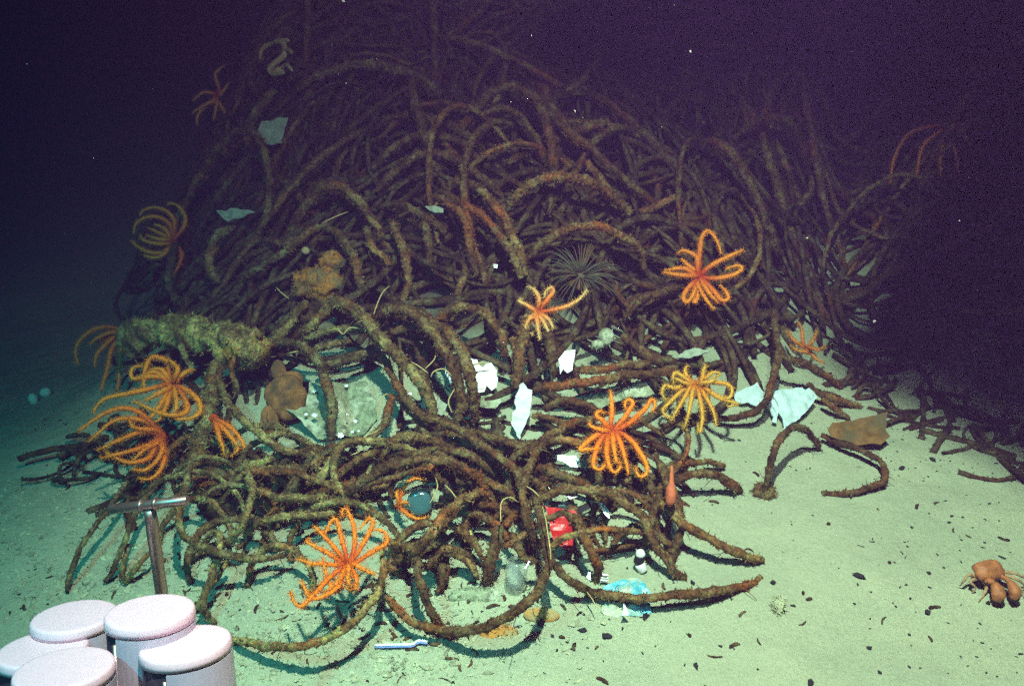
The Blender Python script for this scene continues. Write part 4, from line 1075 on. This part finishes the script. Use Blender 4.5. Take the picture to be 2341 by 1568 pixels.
# white capsule with a black band
(ax, ay), = D('c6', [(1610, 970)])
d = hit(ax, ay, .008)
root = bpy.data.objects.new("small_bottle", None); COL.objects.link(root)
root.location = at_depth(ax, ay, d)
bpy.context.view_layer.update()
tag(root, "small white bottle with a black band left of the arching tube's tip", "bottle")
V, F = lathe_px('c6', (1600, 850), (1592, 812), [(0, .0085), (.3, .009), (.8, .007), (1, .004)], d, d-.004); link_mesh("bottle_cap", V, F, M_WHITE, root)
V, F = lathe_px('c6', (1582, 905), (1598, 852), [(0, .0088), (.2, .0094), (.9, .0092), (1, .0086)], d+.002, d); link_mesh("bottle_band", V, F, M_BLACK, root)
V, F = lathe_px('c6', (1622, 962), (1588, 905), [(0, .006), (.15, .009), (.7, .0095), (1, .0088)], d+.004, d+.002); link_mesh("bottle_body", V, F, M_WHITE, root)
# toothbrush-like white handle; the blue bar under it is its painted shadow
def bar_mesh(P, w, h):
    path = catmull(P, .004)
    V, F, N, T = sweep(path, np.ones(len(path)), 10)
    V = np.repeat(path, 10, axis=0) + N*np.array([w, w, h])
    return V, F
pb = D('c5', [(1478,1336),(1560,1334),(1650,1332),(1735,1330),(1765,1316),(1790,1303),(1850,1310)])
db = [hit(x, y, .010, surf=ground) for x, y in pb]
root = bpy.data.objects.new("toothbrush", None); COL.objects.link(root)
root.location = at_depth(*pb[0], db[0]); bpy.context.view_layer.update()
tag(root, "white toothbrush with a blue painted shadow underneath lying at the front edge of the pile", "toothbrush")
Pb = [at_depth(x, y, dd) for (x, y), dd in zip(pb, db)]
V, F = bar_mesh(Pb, .0022, .0022); link_mesh("handle", V, F, M_WHITE, root)
V, F = bar_mesh([p + Vector((0, -0.002, -0.0028)) for p in Pb], .0016, .0013); link_mesh("underside_shadow", V, F, M_BLUE_SHADOW, root)
# striped card and broken grating
def bars(name, fr, quads, label, cat, back, matb, mat, lift):
    o = sheet(name, fr, back, label, cat, matb, lift, (0, -.5, .86), .002, .0006, 20, cuts=2)
    C = Vector(o.location); nn = Vector((0, -.5, .86)).normalized(); oo = Vector((0, 0, CAM_Z))
    bpy.context.view_layer.update()
    for qd in quads:
        V = []
        for x, y in D(fr, qd):
            r = ray(x, y); dd = (C+nn*.0035-oo).dot(nn)/r.dot(nn)
            p = oo + r*dd
            V.append(tuple(p))
        V = np.array(V + [tuple(Vector(v)-nn*.003) for v in V])
        F = [(0,1,2,3),(7,6,5,4),(0,4,5,1),(1,5,6,2),(2,6,7,3),(3,7,4,0)]
        link_mesh("stripe", V, F, mat, o, smooth=False)
    return o
bars("striped_card", 'c6', [[(1318,y),(1368,y+4),(1370,y+14),(1318,y+10)] for y in (978, 998, 1017)], "small dark card with white stripes above the turquoise wrapper", "card",
     [(1312,970),(1372,975),(1378,1045),(1312,1040)], M_DIM, M_WHITE, .012)
bars("broken_grating", 'c6', [[(1150,493),(1215,463),(1222,477),(1158,505)], [(1185,545),(1250,515),(1256,528),(1190,558)], [(1160,585),(1230,550),(1236,562),(1165,598)], [(1165,622),(1225,592),(1230,606),(1170,634)]],
     "broken slatted plastic piece right of the red wrapper", "grating", [(1140,500),(1230,455),(1270,520),(1240,610),(1170,645),(1150,590)], M_CHIP, M_SILTED, .03)
bars("ribbed_fragment", 'c6', [[(348,712),(400,676),(406,682),(352,720)], [(346,728),(402,690),(408,698),(352,736)], [(352,742),(402,708),(408,716),(356,748)]],
     "olive fragment with three yellow ribs behind the inner arch tube", "plastic fragment", [(335,700),(400,665),(420,705),(360,760)], M_YSPONGE, mat_plain("yellow_rib", (0.7, 0.62, 0.10), .5, .1), .06)

# ------------------------------------------------------------------ crab on the right
def build_crab():
    root = bpy.data.objects.new("crab", None); COL.objects.link(root)
    (cx, cy), = D('q', [(2095, 778)])
    d0 = hit(cx, cy, .030); C = at_depth(cx, cy, d0); m = pxm(d0)*.3333
    root.location = (C.x, C.y, ground(C.x, C.y)); bpy.context.view_layer.update()
    tag(root, "orange crab crouching on the open sand at the right", "crab")
    # carapace: broad domed shield, pinched toward the tail, toothed along its front edge
    nu, nv = 40, 14
    V = [(0, 0, 62)]; F = []
    for i in range(1, nv+1):
        r_ = i/nv
        for k in range(nu):
            an = 2*math.pi*k/nu
            rx = 118*(1 + .10*math.sin(an)**3 - .06*math.cos(4*an))
            ry = 84*(1 + .12*math.cos(2*an))
            tooth = 5*math.sin(an*14)*r_**6 if math.sin(an) < .2 else 0
            z = 62*math.sqrt(max(0, 1-r_**2.3)) + 5*math.sin(3*an)*r_*(1-r_) + 7*math.exp(-((r_-.45)/.2)**2)*math.cos(2*an)
            V.append(((rx+tooth)*r_*math.cos(an), (ry+tooth)*r_*math.sin(an), z))
    for k in range(nu): F.append((0, 1+k, 1+(k+1) % nu))
    for i in range(nv-1):
        for k in range(nu):
            a_, b_ = 1+i*nu+k, 1+i*nu+(k+1) % nu
            F.append((a_, a_+nu, b_+nu, b_))
    base = len(V)
    for k in range(nu):                                     # belly
        x, y, z = V[1+(nv-1)*nu+k]; V.append((x*.8, y*.8, -22))
    for k in range(nu):
        F.append((1+(nv-1)*nu+k, base+k, base+(k+1) % nu, 1+(nv-1)*nu+(k+1) % nu))
    F.append(tuple(base+k for k in range(nu)))
    V = np.array(V)
    V = V + (vnoise(V, .05, 1)*3.5)[:, None]*np.array([.3, .3, 1])
    Rm = np.array(Matrix.Rotation(R(16), 3, 'Z') @ Matrix.Rotation(R(22), 3, 'X'))
    V = (V*m) @ Rm.T + np.array(C)
    parts = [(V, F)]
    def limb(pts, radii, dz, flat=1.0, sides=10):
        P = [at_depth(*D('q', [p])[0], min(d0+z, hit(*D('q', [p])[0], .004, surf=ground))) for p, z in zip(pts, dz)]
        path = catmull(P, .002)
        rad = np.interp(np.linspace(0, 1, len(path)), np.linspace(0, 1, len(radii)), radii)*m
        v, f, n_, _ = sweep(path, rad, sides, bumps=.0010, bscale=170)
        return v, f
    parts.append(limb([(2110,825),(2100,845),(2135,862)], [16, 20, 18], [-.012, -.020, -.028]))
    parts.append(limb([(2135,862),(2150,890),(2165,935),(2150,985)], [22, 40, 46, 24], [-.028, -.034, -.040, -.040]))
    parts.append(limb([(2180,905),(2195,945),(2188,985)], [16, 18, 9], [-.038, -.043, -.043]))
    parts.append(limb([(2185,815),(2215,830),(2240,850)], [15, 18, 17], [-.012, -.020, -.028]))
    parts.append(limb([(2240,850),(2262,885),(2278,930),(2265,972)], [20, 36, 40, 20], [-.028, -.034, -.040, -.040]))
    parts.append(limb([(2292,905),(2305,940),(2296,972)], [14, 15, 8], [-.038, -.042, -.042]))
    for ex in (2075, 2125):                                 # short eye stalks at the front
        parts.append(limb([(ex, 832), (ex+3, 846), (ex+2, 856)], [6, 6, 8], [-.014, -.020, -.022]))
    V, F = join(parts)
    link_mesh("crab_body", V, F, M_CRAB, root)
    legs = [[(2010,815),(1960,805),(1925,850),(1900,880)], [(2015,830),(1975,850),(2010,895),(1985,925)], [(2060,840),(2085,880),(2060,945),(2030,985)],
            [(2200,800),(2262,822),(2318,850),(2352,892)], [(2205,785),(2268,792),(2330,815),(2370,850)], [(2210,830),(2300,880),(2335,935),(2350,965)]]
    for lp in legs:
        v, f = limb(lp, [13, 12, 8, 3], [0, -.012, -.010, .004])
        link_mesh("leg", v, f, M_CRABLEG, root)
    for pts in ([(2158,972),(2152,992),(2168,1006)], [(2190,975),(2188,992),(2176,1006)], [(2270,962),(2266,982),(2280,996)], [(2298,965),(2296,982),(2286,996)]):
        v, f = limb(pts, [15, 11, 4], [-.041]*3)
        link_mesh("claw_tip", v, f, M_CHIP, root)
build_crab()

# ------------------------------------------------------------------ sediment corers in the near left corner
def corer(px, py, hw, label, lean=(0.0, 0.36), seam=-90):
    rad = .042
    d = rad*FPX/hw
    top = at_depth(px, py, d)
    ax = Vector((lean[0], lean[1], 1)).normalized()           # leans away from the camera
    L = (top.z+0.03)/ax.z
    base = top - ax*L
    root = bpy.data.objects.new("sediment_corer", None); COL.objects.link(root)
    root.location = base; bpy.context.view_layer.update()
    tag(root, label, "sediment corer", "capped sediment corers in the near corner")
    def at(s): return top - ax*s
    r = rad
    V, F = lathe([(0, r*.86), (.01, r*.925), (.08, r*.965), (.25, r*.99), (.6, r), (1, r), (1.0, r*.93)], [at(0), at(.011)], 64)
    link_mesh("lid", V, F, M_CAP, root)
    V, F = lathe([(0, r*.90), (0, r*.955), (1, r*.955), (1, r*.90)], [at(.0115), at(L)], 48)
    link_mesh("core_barrel", V, F, M_DARKTUBE, root)
    # half sleeve round the right of the barrel, with a rounded edge
    u = Vector((1, 0, 0)); u = (u-ax*u.dot(ax)).normalized(); v = ax.cross(u)
    Vv, Ff = [], []; n = 26; a0, a1 = R(seam), R(seam+205)
    for s in (.0125, L-.01):
        for rr_ in (r*.965, r*1.0):
            for k in range(n):
                an = a0+(a1-a0)*k/(n-1)
                Vv.append(tuple(at(s)+(u*math.cos(an)+v*math.sin(an))*rr_))
    q = lambda s, o_, k: (s*2+o_)*n+k
    for k in range(n-1):
        Ff += [(q(0,1,k), q(1,1,k), q(1,1,k+1), q(0,1,k+1)), (q(0,0,k+1), q(1,0,k+1), q(1,0,k), q(0,0,k)), (q(0,0,k), q(0,1,k), q(0,1,k+1), q(0,0,k+1))]
    Ff += [(q(0,0,0), q(1,0,0), q(1,1,0), q(0,1,0)), (q(0,1,n-1), q(1,1,n-1), q(1,0,n-1), q(0,0,n-1))]
    link_mesh("sleeve", np.array(Vv), Ff, M_SLEEVE, root, smooth=False)
    an = a0-R(3)
    e = (u*math.cos(an)+v*math.sin(an))*r*.985
    V, F = lathe([(0, .0022), (1, .0022)], [at(.018)+e, at(L-.02)+e], 10)
    link_mesh("rail", V, F, M_STEEL, root)
    return root
corer(170, 1405, 92, "backmost left white-lidded corer, behind two others", seam=-80)
corer(343, 1394, 98, "white-lidded corer directly in front of the metal T-handle", seam=-115)
corer(424, 1467, 101, "rightmost white-lidded corer, nearest the tube loops", lean=(-.06, .38), seam=-95)
corer(97, 1479, 97, "white-lidded corer cut by the photo's left edge", seam=-90)
corer(147, 1524, 108, "foremost white-lidded corer at the bottom left edge", lean=(0, .36), seam=-90)

# metal T-handle behind the lids
d = 0.97
root = bpy.data.objects.new("t_handle", None); COL.objects.link(root)
a, b = at_depth(250, 1164, d+.0), at_depth(431, 1143, d-.015)
j = at_depth(341, 1153.5, d-.0075); ft = at_depth(369, 1350, d+.03)
ft2 = j + (ft-j)*((j.z+.02)/(j.z-ft.z))
root.location = ft2; bpy.context.view_layer.update()
tag(root, "metal T-handle standing behind the white-lidded corers", "handle")
V, F = lathe([(0, .0040), (.012, .0056), (.988, .0056), (1, .0044)], [a, b], 24); link_mesh("crossbar", V, F, M_STEEL, root)
V, F = lathe([(0, .0060), (.02, .0068), (1, .0068)], [j + (ft2-j).normalized()*.0056, ft2], 24); link_mesh("shaft", V, F, M_STEEL, root)
w = (b-a).normalized()
for s in (-.0085, .0085):
    V, F = lathe([(0, .0062), (.2, .0074), (.8, .0074), (1, .0062)], [j+w*(s-.0022), j+w*(s+.0022)], 20); link_mesh("clamp_ring", V, F, M_STEEL, root)

# ------------------------------------------------------------------ chips, grit and drifting flakes
def chip_mesh(c, s, g, flat=.4):
    bm = bmesh.new(); bmesh.ops.create_icosphere(bm, subdivisions=1, radius=1)
    k = np.array([tuple(v.co) for v in bm.verts]); F = [tuple(v.index for v in f.verts) for f in bm.faces]; bm.free()
    k = k*(1+0.35*g.normal(size=(len(k), 1)))*np.array([s*g.uniform(.7, 1.6), s*g.uniform(.5, 1.0), s*flat])
    an = g.uniform(0, 6.3); ca, sa = math.cos(an), math.sin(an)
    return k @ np.array([[ca, -sa, 0], [sa, ca, 0], [0, 0, 1]]).T + np.array(c), F
big = [(1582,1331,9,"rounded black stone right of the arching tube's tip"), (1478,1408,12,"black stone at the turquoise wrapper's lower corner"), (1964,1317,11,"dark pebble alone on the right sand"),
       (1390,1455,13,"dark bent chip standing on the front sand"), (1236,1420,11,"dark curved chip beside the brownish jelly lump"), (1332,1440,9,"small black chip below the turquoise wrapper"),
       (2132,1050,10,"dark elongated chip on the far right sand"), (2062,1070,9,"dark chip right of the half loop tube"), (1853,1581-20,9,"dark pebble near the bottom right of the sand"),
       (2010,1535,6,"tiny dark pebble at the bottom right"), (1768,1330,9,"dark ragged chip beyond the long tube's tip"), (1985,1480,7,"dark round pebble on the lower right sand"),
       (1035,1560,7,"dark chip near the bottom edge of the sand"), (2120,1398,7,"pair of dark grains left of the crab"), (1270,1408,8,"black chip touching the jelly lump's right side")]
for k, (x, y, s, lab) in enumerate(big):
    d = hit(x, y, .003, surf=ground); c = at_depth(x, y, d)
    V, F = chip_mesh(c, s*d/FPX, np.random.default_rng(k+40), .7)
    tag(link_mesh("dark_stone", V, F, M_CHIP, smooth=False), lab, "stone", "dark stones on the sand")
g = np.random.default_rng(11)
parts = []
while len(parts) < 1100:
    x, y = g.uniform(-1.2, 1.25), g.uniform(.85, 2.4)
    if mound(x, y) > .04: continue
    if .857*x+.515*y > 1.75: continue
    if g.random() > (0.9 if mnoise.noise(Vector((x*3, y*3, 5))) > 0 else .25): continue
    s = g.uniform(.0008, .0030)*(1.7 if g.random() < .1 else 1)
    parts.append(chip_mesh((x, y, ground(x, y)+s*.2), s, g))
V, F = join(parts)
tag(link_mesh("dark_crumbs", V, F, M_CHIP, smooth=False), "dark crumbs scattered over the silt", "crumbs", kind="stuff")
parts = []
while len(parts) < 3600:
    if g.random() < .6:
        px, py = g.normal(760, 280), g.normal(1440, 100)
    else:
        px, py = g.uniform(0, 420), g.uniform(1080, 1420)
    if not (0 < px < 1400 and 1050 < py < 1590): continue
    d = hit(px, py, .001, surf=ground); c = at_depth(px, py, d)
    if mound(c.x, c.y) > .06: continue
    parts.append(chip_mesh(c, g.uniform(.0010, .0044)*(1.9 if g.random() < .10 else 1), g, .6))
V, F = join(parts)
tag(link_mesh("shell_grit", V, F, M_GRIT, smooth=False), "pale shell grit strewn round the front of the pile", "shell grit", kind="stuff")
parts = []
while len(parts) < 170:
    px, py = (g.normal(820, 330), g.normal(1400, 90)) if g.random() < .75 else (g.uniform(1500, 2300), g.uniform(1080, 1540))
    if not (20 < px < 2330 and 1050 < py < 1565): continue
    if px > 1400 and g.random() < .4: continue
    d = hit(px, py, .002, surf=ground); c = at_depth(px, py, d); an = g.uniform(0, 6.3); L = g.uniform(.006, .026); r = g.uniform(.0012, .0036)
    pa = np.array([(c.x+math.cos(an+.5*q)*L*(q-.5), c.y+math.sin(an+.5*q)*L*(q-.5), ground(c.x, c.y)+r*.6) for q in np.linspace(0, 1, 6)])
    V, F, N, T = sweep(pa, np.full(6, r)*np.array([.4, .9, 1.1, .9, 1, .5]), 6, bumps=.4*r, bscale=300)
    parts.append((V, F))
V, F = join(parts)
tag(link_mesh("tube_crumbs", V, F, M_TANGLE), "brown crumbled tube bits scattered over the silt", "crumbs", kind="stuff")
parts = []
for k in range(110):
    px, py = g.uniform(0, 2341), g.uniform(0, 1100); d = g.uniform(.7, 2.0)
    if g.random() < .6: px, py = g.normal(1200, 450), g.uniform(0, 700)
    dm = min(d, hit(px, py, .12))
    parts.append(chip_mesh(at_depth(px, py, dm), g.uniform(.0002, .0006), g, .8))
for px, py, s in [(1315,255,3.2), (1578,118,2.6), (1845,545,2.4), (2000,735,3), (785,3,3), (1133,607,2)]:
    d = 1.5; parts.append(chip_mesh(at_depth(px, py, d), s*d/FPX, g, 1))
V, F = join(parts)
tag(link_mesh("marine_snow", V, F, M_SNOW, smooth=False), "pale flakes drifting in the dark water", "marine snow", kind="stuff")

# ------------------------------------------------------------------ the vehicle's floodlight, above and out of the picture
root = bpy.data.objects.new("floodlight", None); COL.objects.link(root)
root.location = LAMP; bpy.context.view_layer.update()
tag(root, "black underwater floodlight with an added beam-blocking plate above the scene", "floodlight")
aim = (Vector((.30, 1.25, 0))-LAMP).normalized()
V, F = lathe([(0, .05), (.05, .06), (1, .06), (1, .05)], [LAMP-aim*.03, LAMP-aim*.20], 24)
link_mesh("housing", V, F, M_BLACK, root)
# unseen plate, added so its straight edge cuts the beam right of the sand
g1, g2 = Vector((1.083, 1.545, 0)), Vector((.853, 1.928, 0))
t = .19
e1, e2 = LAMP+(g1-LAMP)*t, LAMP+(g2-LAMP)*t
along = (e2-e1).normalized(); outw = Vector((.857, .515, .25)); outw = (outw-along*outw.dot(along)).normalized()
pa, pb = e1-along*.30, e2+along*.02
th = (pa-LAMP).normalized()*.003
V = [pa, pb, pb+outw*.34+along*.112, pa+outw*.34]; V = np.array([tuple(v) for v in V]+[tuple(v-th) for v in V])
link_mesh("beam_blocker", V, [(0,1,2,3),(7,6,5,4),(0,4,5,1),(1,5,6,2),(2,6,7,3),(3,7,4,0)], M_BLACK, root, smooth=False)

# ------------------------------------------------------------------ the sea water round everything
bm = bmesh.new(); bmesh.ops.create_cube(bm, size=1)
me = bpy.data.meshes.new("haze"); bm.to_mesh(me); bm.free()
hz = bpy.data.objects.new("haze", me); COL.objects.link(hz)
hz.scale = (29, 28.5, 4.2); hz.location = (0, 1.5, 1.05)
m = bpy.data.materials.new("sea_water"); m.use_nodes = True
nt = m.node_tree; nt.nodes.clear()
out = nt.nodes.new("ShaderNodeOutputMaterial"); pv = nt.nodes.new("ShaderNodeVolumePrincipled")
pv.inputs["Color"].default_value = (0.120, 0.048, 0.200, 1)
pv.inputs["Density"].default_value = 0.17
pv.inputs["Anisotropy"].default_value = 0.0
pv.inputs["Absorption Color"].default_value = (0.16, 0.66, 0.60, 1)
nt.links.new(pv.outputs[0], out.inputs["Volume"])
me.materials.append(m)
tag(hz, "dim violet sea water", "water", kind="stuff")
